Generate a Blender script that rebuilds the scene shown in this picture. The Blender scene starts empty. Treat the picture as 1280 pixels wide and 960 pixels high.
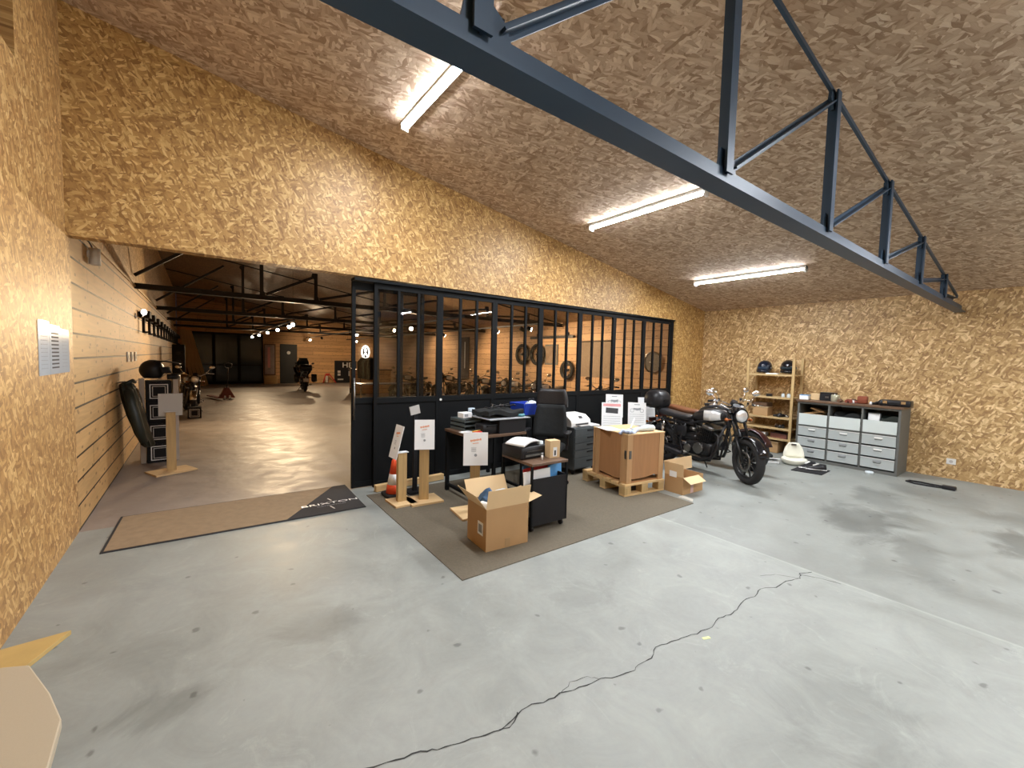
import bpy, bmesh, math, random
from mathutils import Vector, Matrix
random.seed(7)
SC = bpy.context.scene
COL = SC.collection
PI = math.pi
R = math.radians

# ------------------------------------------------------------------ materials
def new_mat(name):
    m = bpy.data.materials.new(name); m.use_nodes = True
    nt = m.node_tree
    return m, nt, nt.nodes, nt.links, nt.nodes['Principled BSDF']

_mats = {}
def mat(name, col, rough=.5, metal=0., var=.12, scale=8., bump=0., emit=None, es=0., alpha=None):
    """plain procedural material: base colour gently varied by noise"""
    if name in _mats: return _mats[name]
    m, nt, N, L, b = new_mat(name)
    tc = N.new('ShaderNodeTexCoord')
    no = N.new('ShaderNodeTexNoise'); no.inputs['Scale'].default_value = scale; no.inputs['Detail'].default_value = 4
    L.new(tc.outputs['Object'], no.inputs['Vector'])
    mr = N.new('ShaderNodeMapRange'); mr.inputs['To Min'].default_value = 1 - var; mr.inputs['To Max'].default_value = 1 + var
    L.new(no.outputs['Fac'], mr.inputs['Value'])
    mx = N.new('ShaderNodeVectorMath'); mx.operation = 'SCALE'; mx.inputs[0].default_value = col
    L.new(mr.outputs['Result'], mx.inputs['Scale'])
    L.new(mx.outputs['Vector'], b.inputs['Base Color'])
    b.inputs['Roughness'].default_value = rough; b.inputs['Metallic'].default_value = metal
    if bump:
        bp = N.new('ShaderNodeBump'); bp.inputs['Strength'].default_value = bump; bp.inputs['Distance'].default_value = .01
        L.new(no.outputs['Fac'], bp.inputs['Height']); L.new(bp.outputs['Normal'], b.inputs['Normal'])
    if emit:
        b.inputs['Emission Color'].default_value = (*emit, 1); b.inputs['Emission Strength'].default_value = es
    _mats[name] = m
    return m

def math_node(N, L, op, a, b=None, clamp=False):
    n = N.new('ShaderNodeMath'); n.operation = op; n.use_clamp = clamp
    for i, v in enumerate((a, b)):
        if v is None: continue
        if hasattr(v, 'links'): L.new(v, n.inputs[i])
        else: n.inputs[i].default_value = v
    return n.outputs[0]

def plane_coord(N, L, axes):
    g = N.new('ShaderNodeNewGeometry'); s = N.new('ShaderNodeSeparateXYZ'); L.new(g.outputs['Position'], s.inputs[0])
    c = N.new('ShaderNodeCombineXYZ')
    L.new(s.outputs[axes[0]], c.inputs[0]); L.new(s.outputs[axes[1]], c.inputs[1])
    return c.outputs[0], s

def osb(name, axes, dark=(.27,.15,.058), mid=(.50,.325,.14), light=(.80,.60,.33), rough=.5, size=1., along=0.):
    m, nt, N, L, b = new_mat(name)
    uv, s = plane_coord(N, L, axes)
    nw = N.new('ShaderNodeTexNoise'); nw.noise_dimensions = '2D'; nw.inputs['Scale'].default_value = 6.; nw.inputs['Detail'].default_value = 2
    L.new(uv, nw.inputs['Vector'])
    sub = N.new('ShaderNodeVectorMath'); sub.operation = 'SUBTRACT'; L.new(nw.outputs['Color'], sub.inputs[0]); sub.inputs[1].default_value = (.5,.5,.5)
    sc = N.new('ShaderNodeVectorMath'); sc.operation = 'SCALE'; L.new(sub.outputs[0], sc.inputs[0]); sc.inputs['Scale'].default_value = .05
    ad = N.new('ShaderNodeVectorMath'); ad.operation = 'ADD'; L.new(uv, ad.inputs[0]); L.new(sc.outputs[0], ad.inputs[1])
    acc = None
    angs = [0.15, 1.9, 0.95, 2.6, 1.35, 0.5, 2.2, 2.95, 1.1]
    for i, a in enumerate(angs):
        mp = N.new('ShaderNodeMapping'); mp.vector_type = 'POINT'
        rot = N.new('ShaderNodeVectorRotate'); rot.rotation_type = 'Z_AXIS'; rot.inputs['Angle'].default_value = a * (1 - along * .6)
        L.new(ad.outputs[0], rot.inputs['Vector'])
        L.new(rot.outputs[0], mp.inputs['Vector'])
        k = size * (1 - .05 * i)
        mp.inputs['Scale'].default_value = (9. / k, 30. / k, 1); mp.inputs['Location'].default_value = (i * 7.3, i * 3.1, 0)
        vo = N.new('ShaderNodeTexVoronoi'); vo.voronoi_dimensions = '2D'; vo.inputs['Scale'].default_value = 1; vo.inputs['Randomness'].default_value = .9
        L.new(mp.outputs[0], vo.inputs['Vector'])
        sp = N.new('ShaderNodeSeparateColor'); L.new(vo.outputs['Color'], sp.inputs[0])
        # strand fibre
        fn = N.new('ShaderNodeTexNoise'); fn.noise_dimensions = '2D'; fn.inputs['Scale'].default_value = 1.; fn.inputs['Detail'].default_value = 2
        m2 = N.new('ShaderNodeMapping'); m2.inputs['Scale'].default_value = (1., 6., 1); L.new(mp.outputs[0], m2.inputs['Vector']); L.new(m2.outputs[0], fn.inputs['Vector'])
        f = math_node(N, L, 'MULTIPLY', math_node(N, L, 'SUBTRACT', fn.outputs['Fac'], .5), .35)
        val = math_node(N, L, 'ADD', sp.outputs[1], f)
        edge = math_node(N, L, 'MULTIPLY', math_node(N, L, 'SUBTRACT', vo.outputs['Distance'], .45, True), .55)
        val = math_node(N, L, 'SUBTRACT', val, edge)
        if acc is None: acc = val
        else:
            msk = math_node(N, L, 'GREATER_THAN', sp.outputs[0], .62)
            mx = N.new('ShaderNodeMix'); mx.data_type = 'FLOAT'
            L.new(msk, mx.inputs[0]); L.new(acc, mx.inputs[2]); L.new(val, mx.inputs[3])
            acc = mx.outputs[0]
    cr = N.new('ShaderNodeValToRGB')
    e = cr.color_ramp.elements
    e[0].position = .0; e[0].color = (*dark, 1)
    e[1].position = 1.; e[1].color = (*light, 1)
    x = e.new(.33); x.color = (*[dark[i] * .35 + mid[i] * .65 for i in range(3)], 1)
    x = e.new(.62); x.color = (*mid, 1)
    L.new(acc, cr.inputs[0])
    # broad board-to-board tone
    big = N.new('ShaderNodeTexNoise'); big.noise_dimensions = '2D'; big.inputs['Scale'].default_value = .8; L.new(uv, big.inputs['Vector'])
    mr = N.new('ShaderNodeMapRange'); mr.inputs['To Min'].default_value = .88; mr.inputs['To Max'].default_value = 1.12; L.new(big.outputs['Fac'], mr.inputs['Value'])
    v = N.new('ShaderNodeVectorMath'); v.operation = 'SCALE'; L.new(cr.outputs[0], v.inputs[0]); L.new(mr.outputs[0], v.inputs['Scale'])
    L.new(v.outputs[0], b.inputs['Base Color'])
    b.inputs['Roughness'].default_value = rough
    bp = N.new('ShaderNodeBump'); bp.inputs['Strength'].default_value = .25; bp.inputs['Distance'].default_value = .004
    L.new(acc, bp.inputs['Height']); L.new(bp.outputs['Normal'], b.inputs['Normal'])
    return m

def planks(name, axes, col=(.62,.42,.22), dark=(.04,.02,.01), h=.215, length=2.6, rough=.6, gap=.035):
    """horizontal boards: axes = (along, up)"""
    m, nt, N, L, b = new_mat(name)
    uv, s = plane_coord(N, L, axes)
    U, V = s.outputs[axes[0]], s.outputs[axes[1]]
    row = math_node(N, L, 'DIVIDE', V, h)
    rid = math_node(N, L, 'FLOOR', row); fr = math_node(N, L, 'FRACT', row)
    off = math_node(N, L, 'FRACT', math_node(N, L, 'MULTIPLY', rid, .377))
    ul = math_node(N, L, 'ADD', math_node(N, L, 'DIVIDE', U, length), off)
    cid = math_node(N, L, 'FLOOR', ul); cf = math_node(N, L, 'FRACT', ul)
    cc = N.new('ShaderNodeCombineXYZ'); L.new(rid, cc.inputs[0]); L.new(cid, cc.inputs[1])
    wn = N.new('ShaderNodeTexWhiteNoise'); wn.noise_dimensions = '2D'; L.new(cc.outputs[0], wn.inputs['Vector'])
    # grain
    off2 = N.new('ShaderNodeCombineXYZ'); L.new(math_node(N, L, 'MULTIPLY', wn.outputs['Value'], 13.), off2.inputs[0]); L.new(math_node(N, L, 'MULTIPLY', rid, 3.7), off2.inputs[1])
    av = N.new('ShaderNodeVectorMath'); av.operation = 'ADD'; L.new(uv, av.inputs[0]); L.new(off2.outputs[0], av.inputs[1])
    mp = N.new('ShaderNodeMapping'); mp.inputs['Scale'].default_value = (1.2, 16, 1); L.new(av.outputs[0], mp.inputs['Vector'])
    gn = N.new('ShaderNodeTexNoise'); gn.noise_dimensions = '2D'; gn.inputs['Scale'].default_value = 1.6; gn.inputs['Detail'].default_value = 5; gn.inputs['Distortion'].default_value = .6
    L.new(mp.outputs[0], gn.inputs['Vector'])
    m3 = N.new('ShaderNodeMapping'); m3.inputs['Scale'].default_value = (2.6, 6.5, 1); L.new(av.outputs[0], m3.inputs['Vector'])
    kn = N.new('ShaderNodeTexVoronoi'); kn.voronoi_dimensions = '2D'; kn.inputs['Scale'].default_value = 1.; L.new(m3.outputs[0], kn.inputs['Vector'])
    knot = math_node(N, L, 'LESS_THAN', kn.outputs['Distance'], .09)
    f = math_node(N, L, 'ADD', .72, math_node(N, L, 'MULTIPLY', gn.outputs['Fac'], .42))
    f = math_node(N, L, 'ADD', f, math_node(N, L, 'MULTIPLY', math_node(N, L, 'SUBTRACT', wn.outputs['Value'], .5), .28))
    f = math_node(N, L, 'MULTIPLY', f, math_node(N, L, 'SUBTRACT', 1., math_node(N, L, 'MULTIPLY', knot, .45)))
    g1 = math_node(N, L, 'LESS_THAN', fr, gap)
    g2 = math_node(N, L, 'LESS_THAN', cf, .0025)
    g = math_node(N, L, 'MAXIMUM', g1, g2)
    sc = N.new('ShaderNodeVectorMath'); sc.operation = 'SCALE'; sc.inputs[0].default_value = col; L.new(f, sc.inputs['Scale'])
    mx = N.new('ShaderNodeMix'); mx.data_type = 'RGBA'; L.new(g, mx.inputs[0]); L.new(sc.outputs[0], mx.inputs[6]); mx.inputs[7].default_value = (*dark, 1)
    L.new(mx.outputs[2], b.inputs['Base Color']); b.inputs['Roughness'].default_value = rough
    bp = N.new('ShaderNodeBump'); bp.inputs['Strength'].default_value = .5; bp.inputs['Distance'].default_value = .01
    L.new(math_node(N, L, 'SUBTRACT', math_node(N, L, 'MULTIPLY', gn.outputs['Fac'], .15), g), bp.inputs['Height']); L.new(bp.outputs['Normal'], b.inputs['Normal'])
    return m

def concrete(name, tint, rough_lo, rough_hi, stains=(), base=1., joint=None, spots=.5):
    m, nt, N, L, b = new_mat(name)
    uv, s = plane_coord(N, L, (0, 1))
    def noise(scale, detail=5, dist=0., rough=.6):
        n = N.new('ShaderNodeTexNoise'); n.noise_dimensions = '2D'; n.inputs['Scale'].default_value = scale; n.inputs['Detail'].default_value = detail
        n.inputs['Distortion'].default_value = dist; n.inputs['Roughness'].default_value = rough; L.new(uv, n.inputs['Vector']); return n.outputs['Fac']
    a = noise(.55, 5, .8); c = noise(2.6, 7, .45, .7); d = noise(28, 4)
    f = math_node(N, L, 'ADD', .55, math_node(N, L, 'MULTIPLY', a, .34))
    f = math_node(N, L, 'ADD', f, math_node(N, L, 'MULTIPLY', math_node(N, L, 'SUBTRACT', c, .12), .66))
    f = math_node(N, L, 'ADD', f, math_node(N, L, 'MULTIPLY', math_node(N, L, 'SUBTRACT', d, .5), .10))
    # pale scuffs
    pale = math_node(N, L, 'MULTIPLY', math_node(N, L, 'SUBTRACT', noise(3.3, 7, .8, .78), .58, True), 1.1)
    f = math_node(N, L, 'ADD', f, pale)
    # dark oil specks
    vo = N.new('ShaderNodeTexVoronoi'); vo.voronoi_dimensions = '2D'; vo.inputs['Scale'].default_value = 3.4
    wv = N.new('ShaderNodeTexNoise'); wv.inputs['Scale'].default_value = 14; L.new(uv, wv.inputs['Vector'])
    w2 = N.new('ShaderNodeVectorMath'); w2.operation = 'SCALE'; L.new(wv.outputs['Color'], w2.inputs[0]); w2.inputs['Scale'].default_value = .06
    w3 = N.new('ShaderNodeVectorMath'); w3.operation = 'ADD'; L.new(uv, w3.inputs[0]); L.new(w2.outputs[0], w3.inputs[1])
    L.new(w3.outputs[0], vo.inputs['Vector'])
    spc = N.new('ShaderNodeSeparateColor'); L.new(vo.outputs['Color'], spc.inputs[0])
    rad = math_node(N, L, 'MULTIPLY', math_node(N, L, 'SUBTRACT', spc.outputs[0], .45, True), .16)
    sp = math_node(N, L, 'MULTIPLY', math_node(N, L, 'SUBTRACT', rad, vo.outputs['Distance'], True), 28., True)
    sp = math_node(N, L, 'MULTIPLY', math_node(N, L, 'MINIMUM', sp, 1.), spots)
    f = math_node(N, L, 'MULTIPLY', f, math_node(N, L, 'SUBTRACT', 1., sp))
    for (cx, cy, rx, ry, k, ang) in stains:
        mp = N.new('ShaderNodeMapping'); mp.vector_type = 'TEXTURE'; mp.inputs['Location'].default_value = (cx, cy, 0); mp.inputs['Scale'].default_value = (rx, ry, 1); mp.inputs['Rotation'].default_value = (0, 0, ang)
        L.new(uv, mp.inputs['Vector'])
        ln = N.new('ShaderNodeVectorMath'); ln.operation = 'LENGTH'; L.new(mp.outputs[0], ln.inputs[0])
        dd = math_node(N, L, 'ADD', ln.outputs['Value'], math_node(N, L, 'MULTIPLY', math_node(N, L, 'SUBTRACT', c, .5), 1.6))
        q = math_node(N, L, 'MULTIPLY', math_node(N, L, 'SUBTRACT', 1., dd, True), 2.2, True)
        f = math_node(N, L, 'MULTIPLY', f, math_node(N, L, 'SUBTRACT', 1., math_node(N, L, 'MULTIPLY', q, k)))
    if joint is not None:
        # separate pour beyond the joint: slightly darker slab, pale worn line along the joint
        xx = math_node(N, L, 'ADD', s.outputs[0], math_node(N, L, 'MULTIPLY', math_node(N, L, 'SUBTRACT', c, .5), .03))
        dx = math_node(N, L, 'SUBTRACT', xx, joint)
        side = math_node(N, L, 'GREATER_THAN', dx, 0.)
        f = math_node(N, L, 'MULTIPLY', f, math_node(N, L, 'SUBTRACT', 1., math_node(N, L, 'MULTIPLY', side, .17)))
        ab = math_node(N, L, 'ABSOLUTE', dx)
        ln = math_node(N, L, 'LESS_THAN', ab, .013)
        f = math_node(N, L, 'ADD', f, math_node(N, L, 'MULTIPLY', ln, .16))
        ab2 = math_node(N, L, 'LESS_THAN', math_node(N, L, 'ABSOLUTE', math_node(N, L, 'ADD', dx, .10)), .005)
        f = math_node(N, L, 'SUBTRACT', f, math_node(N, L, 'MULTIPLY', ab2, .07))
    f = math_node(N, L, 'MULTIPLY', f, base)
    sc = N.new('ShaderNodeVectorMath'); sc.operation = 'SCALE'; sc.inputs[0].default_value = tint; L.new(f, sc.inputs['Scale'])
    L.new(sc.outputs[0], b.inputs['Base Color'])
    mr = N.new('ShaderNodeMapRange'); mr.inputs['From Min'].default_value = .3; mr.inputs['From Max'].default_value = .7
    mr.inputs['To Min'].default_value = rough_lo; mr.inputs['To Max'].default_value = rough_hi
    L.new(c, mr.inputs['Value']); L.new(mr.outputs[0], b.inputs['Roughness'])
    bp = N.new('ShaderNodeBump'); bp.inputs['Strength'].default_value = .05; bp.inputs['Distance'].default_value = .01
    L.new(c, bp.inputs['Height']); L.new(bp.outputs['Normal'], b.inputs['Normal'])
    return m

def wood(name, col, axis=2, rough=.6, k=1.):
    """object-space sawn wood with grain along an axis"""
    if name in _mats: return _mats[name]
    m, nt, N, L, b = new_mat(name)
    tc = N.new('ShaderNodeTexCoord'); mp = N.new('ShaderNodeMapping')
    s = [22., 22., 22.]; s[axis] = 1.6; mp.inputs['Scale'].default_value = s
    L.new(tc.outputs['Object'], mp.inputs['Vector'])
    no = N.new('ShaderNodeTexNoise'); no.inputs['Scale'].default_value = 1.3; no.inputs['Detail'].default_value = 4; no.inputs['Distortion'].default_value = .8
    L.new(mp.outputs[0], no.inputs['Vector'])
    mr = N.new('ShaderNodeMapRange'); mr.inputs['To Min'].default_value = 1 - .38 * k; mr.inputs['To Max'].default_value = 1 + .38 * k; L.new(no.outputs['Fac'], mr.inputs['Value'])
    v = N.new('ShaderNodeVectorMath'); v.operation = 'SCALE'; v.inputs[0].default_value = col; L.new(mr.outputs[0], v.inputs['Scale'])
    L.new(v.outputs[0], b.inputs['Base Color']); b.inputs['Roughness'].default_value = rough
    _mats[name] = m
    return m

def glass_mat(name, tint=(.88,.87,.86), rough=.0, ior=1.5):
    m = bpy.data.materials.new(name); m.use_nodes = True; nt = m.node_tree; N = nt.nodes; L = nt.links
    N.clear(); o = N.new('ShaderNodeOutputMaterial'); t = N.new('ShaderNodeBsdfTransparent'); t.inputs[0].default_value = (*tint, 1)
    g = N.new('ShaderNodeBsdfGlossy'); g.inputs['Roughness'].default_value = rough
    fr = N.new('ShaderNodeFresnel'); fr.inputs['IOR'].default_value = ior
    no = N.new('ShaderNodeTexNoise'); no.inputs['Scale'].default_value = 2.
    mu = N.new('ShaderNodeMath'); mu.operation = 'MULTIPLY_ADD'; L.new(no.outputs['Fac'], mu.inputs[0]); mu.inputs[1].default_value = .02; L.new(fr.outputs[0], mu.inputs[2])
    gg = N.new('ShaderNodeNewGeometry'); fb = N.new('ShaderNodeMath'); fb.operation = 'SUBTRACT'; fb.inputs[0].default_value = 1.; L.new(gg.outputs['Backfacing'], fb.inputs[1])
    fm = N.new('ShaderNodeMath'); fm.operation = 'MULTIPLY'; L.new(mu.outputs[0], fm.inputs[0]); L.new(fb.outputs[0], fm.inputs[1])
    mx = N.new('ShaderNodeMixShader'); L.new(fm.outputs[0], mx.inputs[0]); L.new(t.outputs[0], mx.inputs[1]); L.new(g.outputs[0], mx.inputs[2]); L.new(mx.outputs[0], o.inputs[0])
    return m

OSB_XZ = osb('osb_board_gable', (0, 2), dark=(.26,.13,.038), mid=(.47,.275,.088), light=(.72,.50,.21), size=.85); OSB_LEFT = osb('osb_board_left', (1, 2), dark=(.28,.14,.045), mid=(.48,.275,.095), light=(.70,.47,.20), size=.95); OSB_YZ = osb('osb_board_side', (1, 2), size=1.05)
OSB_CEIL = osb('osb_board_ceiling', (1, 0), dark=(.33,.22,.14), mid=(.555,.42,.30), light=(.74,.62,.48), size=1.25, rough=.8)
OSB_CEIL2 = osb('osb_board_showroom_ceiling', (1, 0), dark=(.13,.07,.03), mid=(.26,.155,.068), light=(.4,.26,.12))  # same board as elsewhere, the showroom's dimness is put into darker colours
PLANK_L = planks('pine_boards_left', (1, 2), col=(.56,.35,.145), h=.2155, gap=.085, dark=(.012,.006,.003))
PLANK_R = planks('pine_boards_right', (1, 2), col=(.56,.345,.185), h=.2, gap=.05)
PLANK_F = planks('pine_boards_far', (0, 2), col=(.62,.36,.16), h=.2, gap=.05)
CONC = concrete('concrete_workshop', (.345,.368,.345), .42, .62, base=.85, joint=3.84,
                stains=[(5.6,1.3,.75,.35,.38,.25),(6.6,1.35,.8,.3,.28,.5),(6.1,.2,.6,.28,.42,.1),(6.5,3.0,.9,.5,.12,0),(5.0,.75,.8,.2,.2,.3),(7.6,1.0,.6,.5,.2,0),
                        (7.0,.1,.6,.5,.25,0),(.55,2.6,.28,.2,.16,0),(-.15,2.35,.2,.13,.2,.3),(2.4,.55,.35,.3,.14,0),(2.1,1.95,.3,.18,.12,0)], spots=.42)
CONC2 = concrete('concrete_showroom', (.30,.25,.215), .42, .64, base=.95, spots=.15)  # same concrete, the brown of the warm showroom light is in its tint
_nt = CONC2.node_tree; _bp = [q for q in _nt.nodes if q.type == 'BUMP'][0]; _n = _nt.nodes.new('ShaderNodeTexNoise'); _n.inputs['Scale'].default_value = 2.4; _n.inputs['Detail'].default_value = 3;
_g = _nt.nodes.new('ShaderNodeNewGeometry'); _nt.links.new(_g.outputs['Position'], _n.inputs['Vector']); _nt.links.new(_n.outputs['Fac'], _bp.inputs['Height']); _bp.inputs['Strength'].default_value = .5; _bp.inputs['Distance'].default_value = .03
BLACK = mat('black_steel', (.006,.007,.008), .6, .0, scale=3)
STEEL = mat('flare_tinted_steel', (.03,.058,.098), .42, .1, scale=5)  # the blue is lens flare put into the steel colour
DARKTRUSS = mat('dark_truss_steel', (.02,.018,.017), .6, .1)
BLK = mat('black_plastic', (.014,.014,.016), .38)
BLKM = mat('matt_black', (.018,.018,.02), .75)
GLOSS = mat('gloss_black_paint', (.008,.008,.01), .12)
RUB = mat('rubber', (.016,.016,.017), .8, scale=30, bump=.2)
CHR = mat('chrome', (.75,.76,.78), .12, 1., var=.03)
ALU = mat('cast_alloy', (.20,.195,.185), .32, .9, var=.15)
DALU = mat('dark_alloy', (.012,.012,.013), .38, .3, var=.2)
GREY = mat('grey_cabinet_metal', (.115,.12,.113), .5)
LGREY = mat('light_grey_drawer', (.40,.44,.44), .45, var=.04)
PGREY = mat('pale_grey_bin', (.56,.62,.61), .5, var=.04)
WHITE = mat('white_plastic', (.78,.78,.76), .35, var=.03)
PAPER = mat('white_paper', (.82,.84,.85), .7, var=.03)
INK = mat('grey_print', (.30,.32,.34), .8)
DINK = mat('dark_print', (.05,.05,.055), .8)
ORANGE = mat('orange_print', (.75,.24,.06), .7)
REDP = mat('red_plastic', (.5,.03,.025), .4)
PINK = mat('pale_red_print', (.75,.35,.35), .7)
BLUE = mat('blue_plastic', (.02,.06,.45), .35)
SKY = mat('light_blue_card', (.10,.32,.65), .5)
CARD = mat('cardboard', (.44,.27,.125), .75, var=.08, scale=5)
CARDL = mat('cardboard_inner_face', (.66,.48,.27), .75, var=.06, scale=5)
TAPE = mat('parcel_tape', (.36,.23,.11), .35)
PINE = wood('sawn_pine', (.50,.345,.155)); PINEX = wood('sawn_pine_lengthwise', (.64,.44,.21), 0); PINEY = wood('sawn_pine_crosswise', (.52,.37,.18), 1)
PLY = wood('plywood', (.68,.48,.25), 0, k=.6)
CRATEW = wood('crate_plywood', (.40,.205,.09), 2, .45, k=.45); CRATEL = wood('crate_pine_batten', (.50,.30,.145), 2, .5, k=.5)
BROWN = wood('dark_oak_laminate', (.13,.075,.045), 1, .4, k=.7)
SEATB = mat('black_leather', (.02,.02,.023), .38, bump=.2, scale=40)
SEATBR = mat('brown_leather', (.17,.065,.03), .4, bump=.2, scale=40)
SILVER = mat('silver_paint', (.72,.74,.75), .3, .2, var=.03)
DRED = mat('dark_red_lens', (.025,.004,.005), .3)
AMBER = mat('amber_lens', (.35,.10,.02), .25)
LENS = mat('headlamp_glass', (.8,.82,.85), .08, .6, var=.25, scale=60)
CLOTH = mat('black_cloth', (.022,.024,.025), .85, bump=.4, scale=15)
GREEN = mat('dark_green_leather', (.018,.026,.022), .45, bump=.3, scale=12)
CARPET = mat('grey_brown_carpet', (.130,.110,.078), .95, var=.25, scale=60, bump=.3)
MATTAN = mat('tan_mat_pile', (.30,.215,.13), .95, var=.22, scale=14, bump=.3)
MATBLK = mat('black_mat_pile', (.022,.022,.026), .9, var=.2, scale=60)
PLASTICW = mat('cloudy_plastic_wrap', (.62,.70,.74), .3, var=.15, scale=20)
CREAM = mat('cream_plastic', (.72,.71,.60), .4, var=.05)
BEIGE = mat('beige_laminate', (.45,.385,.28), .5, var=.05, scale=200)
YWOOD = mat('yellow_wood', (.52,.36,.13), .6, var=.15, scale=10)
TUBE = mat('tube_diffuser_glow', (.9,.9,.9), .4, emit=(.93,.96,1.0), es=160.)
WARM = mat('spot_lens_glow', (.9,.85,.8), .4, emit=(1.,.80,.55), es=90.)
NEON = mat('white_neon_glow', (.9,.9,.9), .4, emit=(1.,.97,.9), es=4.)
GLASS = glass_mat('partition_glass'); DGLASS = mat('dark_door_glass', (.022,.034,.040), .12, var=.3, scale=1.2)  # faint bluish reflections are put into the dark glass colour
GREYSIGN = mat('grey_board', (.50,.49,.47), .4, var=.05)

for _m, _v in ((BLACK, .15), (BLKM, .2), (BLK, .3), (CLOTH, .2), (STEEL, .35)): _m.node_tree.nodes['Principled BSDF'].inputs['Specular IOR Level'].default_value = _v
# ------------------------------------------------------------------ mesh builder
class MB:
    def __init__(s): s.bm = bmesh.new(); s.mi = 0; s.M = Matrix.Identity(4)
    def m(s, i): s.mi = i; return s
    def _f(s, vs, smooth=False):
        try: f = s.bm.faces.new(vs)
        except ValueError: return
        f.material_index = s.mi; f.smooth = smooth
    def v(s, p): return s.bm.verts.new(s.M @ Vector(p))
    def box(s, c, d, rot=None):
        M = Matrix.Translation(Vector(c)) @ (rot.to_4x4() if rot is not None else Matrix.Identity(4))
        x, y, z = d[0]/2, d[1]/2, d[2]/2
        vs = [s.v(M @ Vector(p)) for p in ((-x,-y,-z),(x,-y,-z),(x,y,-z),(-x,y,-z),(-x,-y,z),(x,-y,z),(x,y,z),(-x,y,z))]
        for q in ((0,3,2,1),(4,5,6,7),(0,1,5,4),(1,2,6,5),(2,3,7,6),(3,0,4,7)): s._f([vs[i] for i in q])
        return s
    def bx(s, x0, x1, y0, y1, z0, z1): return s.box(((x0+x1)/2,(y0+y1)/2,(z0+z1)/2),(abs(x1-x0),abs(y1-y0),abs(z1-z0)))
    def rbox(s, c, d, r=.01, n=3, rot=None):
        """box with rounded vertical edges and softened top"""
        M = Matrix.Translation(Vector(c)) @ (rot.to_4x4() if rot is not None else Matrix.Identity(4))
        x, y, z = d[0]/2, d[1]/2, d[2]/2; r = min(r, x*.99, y*.99)
        def ring(zz, k):
            o = []
            for cx, cy, a0 in ((x-r,y-r,0),(-x+r,y-r,90),(-x+r,-y+r,180),(x-r,-y+r,270)):
                for i in range(n+1):
                    a = R(a0 + 90*i/n); o.append(s.v(M @ Vector((cx + (r-k)*math.cos(a), cy + (r-k)*math.sin(a), zz))))
            return o
        e = min(r, z) * .5
        rs = [ring(-z, e), ring(-z+e, 0), ring(z-e, 0), ring(z, e)]
        for a, b in zip(rs, rs[1:]):
            for i in range(len(a)): s._f([a[i], a[(i+1)%len(a)], b[(i+1)%len(a)], b[i]], True)
        s._f(list(reversed(rs[0]))); s._f(rs[-1]); return s
    def cyl(s, p0, p1, r0, r1=None, seg=14, cap=True):
        p0 = Vector(p0); p1 = Vector(p1); r1 = r0 if r1 is None else r1
        d = (p1 - p0); q = d.to_track_quat('Z', 'Y') if d.length > 1e-9 else Matrix.Identity(3).to_quaternion()
        a = [s.v(p0 + q @ Vector((r0*math.cos(2*PI*i/seg), r0*math.sin(2*PI*i/seg), 0))) for i in range(seg)]
        b = [s.v(p1 + q @ Vector((r1*math.cos(2*PI*i/seg), r1*math.sin(2*PI*i/seg), 0))) for i in range(seg)]
        for i in range(seg): s._f([a[i], a[(i+1)%seg], b[(i+1)%seg], b[i]], True)
        if cap: s._f(list(reversed(a))); s._f(b)
        return s
    def tube(s, pts, r, seg=8, closed=False):
        pts = [Vector(p) for p in pts]; n = len(pts); rings = []
        up = None
        for i, p in enumerate(pts):
            if closed: d = pts[(i+1)%n] - pts[i-1]
            else: d = pts[min(i+1,n-1)] - pts[max(i-1,0)]
            d.normalize()
            if up is None:
                up = Vector((0,0,1)) if abs(d.z) < .9 else Vector((1,0,0))
            u = (up - d*up.dot(d)); 
            if u.length < 1e-6: u = d.orthogonal()
            u.normalize(); up = u; w = d.cross(u)
            rr = r[i] if isinstance(r, (list, tuple)) else r
            rings.append([s.v(p + (u*math.cos(2*PI*k/seg) + w*math.sin(2*PI*k/seg))*rr) for k in range(seg)])
        m = n if closed else n-1
        for i in range(m):
            a, b = rings[i], rings[(i+1)%n]
            for k in range(seg): s._f([a[k], a[(k+1)%seg], b[(k+1)%seg], b[k]], True)
        if not closed: s._f(list(reversed(rings[0]))); s._f(rings[-1])
        return s
    def lathe(s, prof, c=(0,0,0), axis='Z', seg=28, closed=False, smooth=True):
        """prof: list of (r, h)"""
        rings = []
        for r, h in prof:
            ring = []
            for i in range(seg):
                a = 2*PI*i/seg; x, y = r*math.cos(a), r*math.sin(a)
                p = {'Z': (x,y,h), 'Y': (x,h,y), 'X': (h,x,y)}[axis]
                ring.append(s.v(Vector(c) + Vector(p)))
            rings.append(ring)
        m = len(rings) if closed else len(rings)-1
        for j in range(m):
            a, b = rings[j], rings[(j+1)%len(rings)]
            for i in range(seg): s._f([a[i], a[(i+1)%seg], b[(i+1)%seg], b[i]], smooth)
        if not closed: s._f(list(reversed(rings[0]))); s._f(rings[-1])
        return s
    def ell(s, c, r, seg=18, rg=10, lo=-90, hi=90, p=1.):
        """(part of an) ellipsoid"""
        rings = []
        for j in range(rg+1):
            a = R(lo + (hi-lo)*j/rg); cr = abs(math.cos(a))**p; sz = math.copysign(abs(math.sin(a))**p, math.sin(a))
            rings.append([s.v((c[0]+r[0]*cr*math.cos(2*PI*i/seg), c[1]+r[1]*cr*math.sin(2*PI*i/seg), c[2]+r[2]*sz)) for i in range(seg)])
        for a, b in zip(rings, rings[1:]):
            for i in range(seg): s._f([a[i], a[(i+1)%seg], b[(i+1)%seg], b[i]], True)
        s._f(list(reversed(rings[0]))); s._f(rings[-1]); return s
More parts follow.
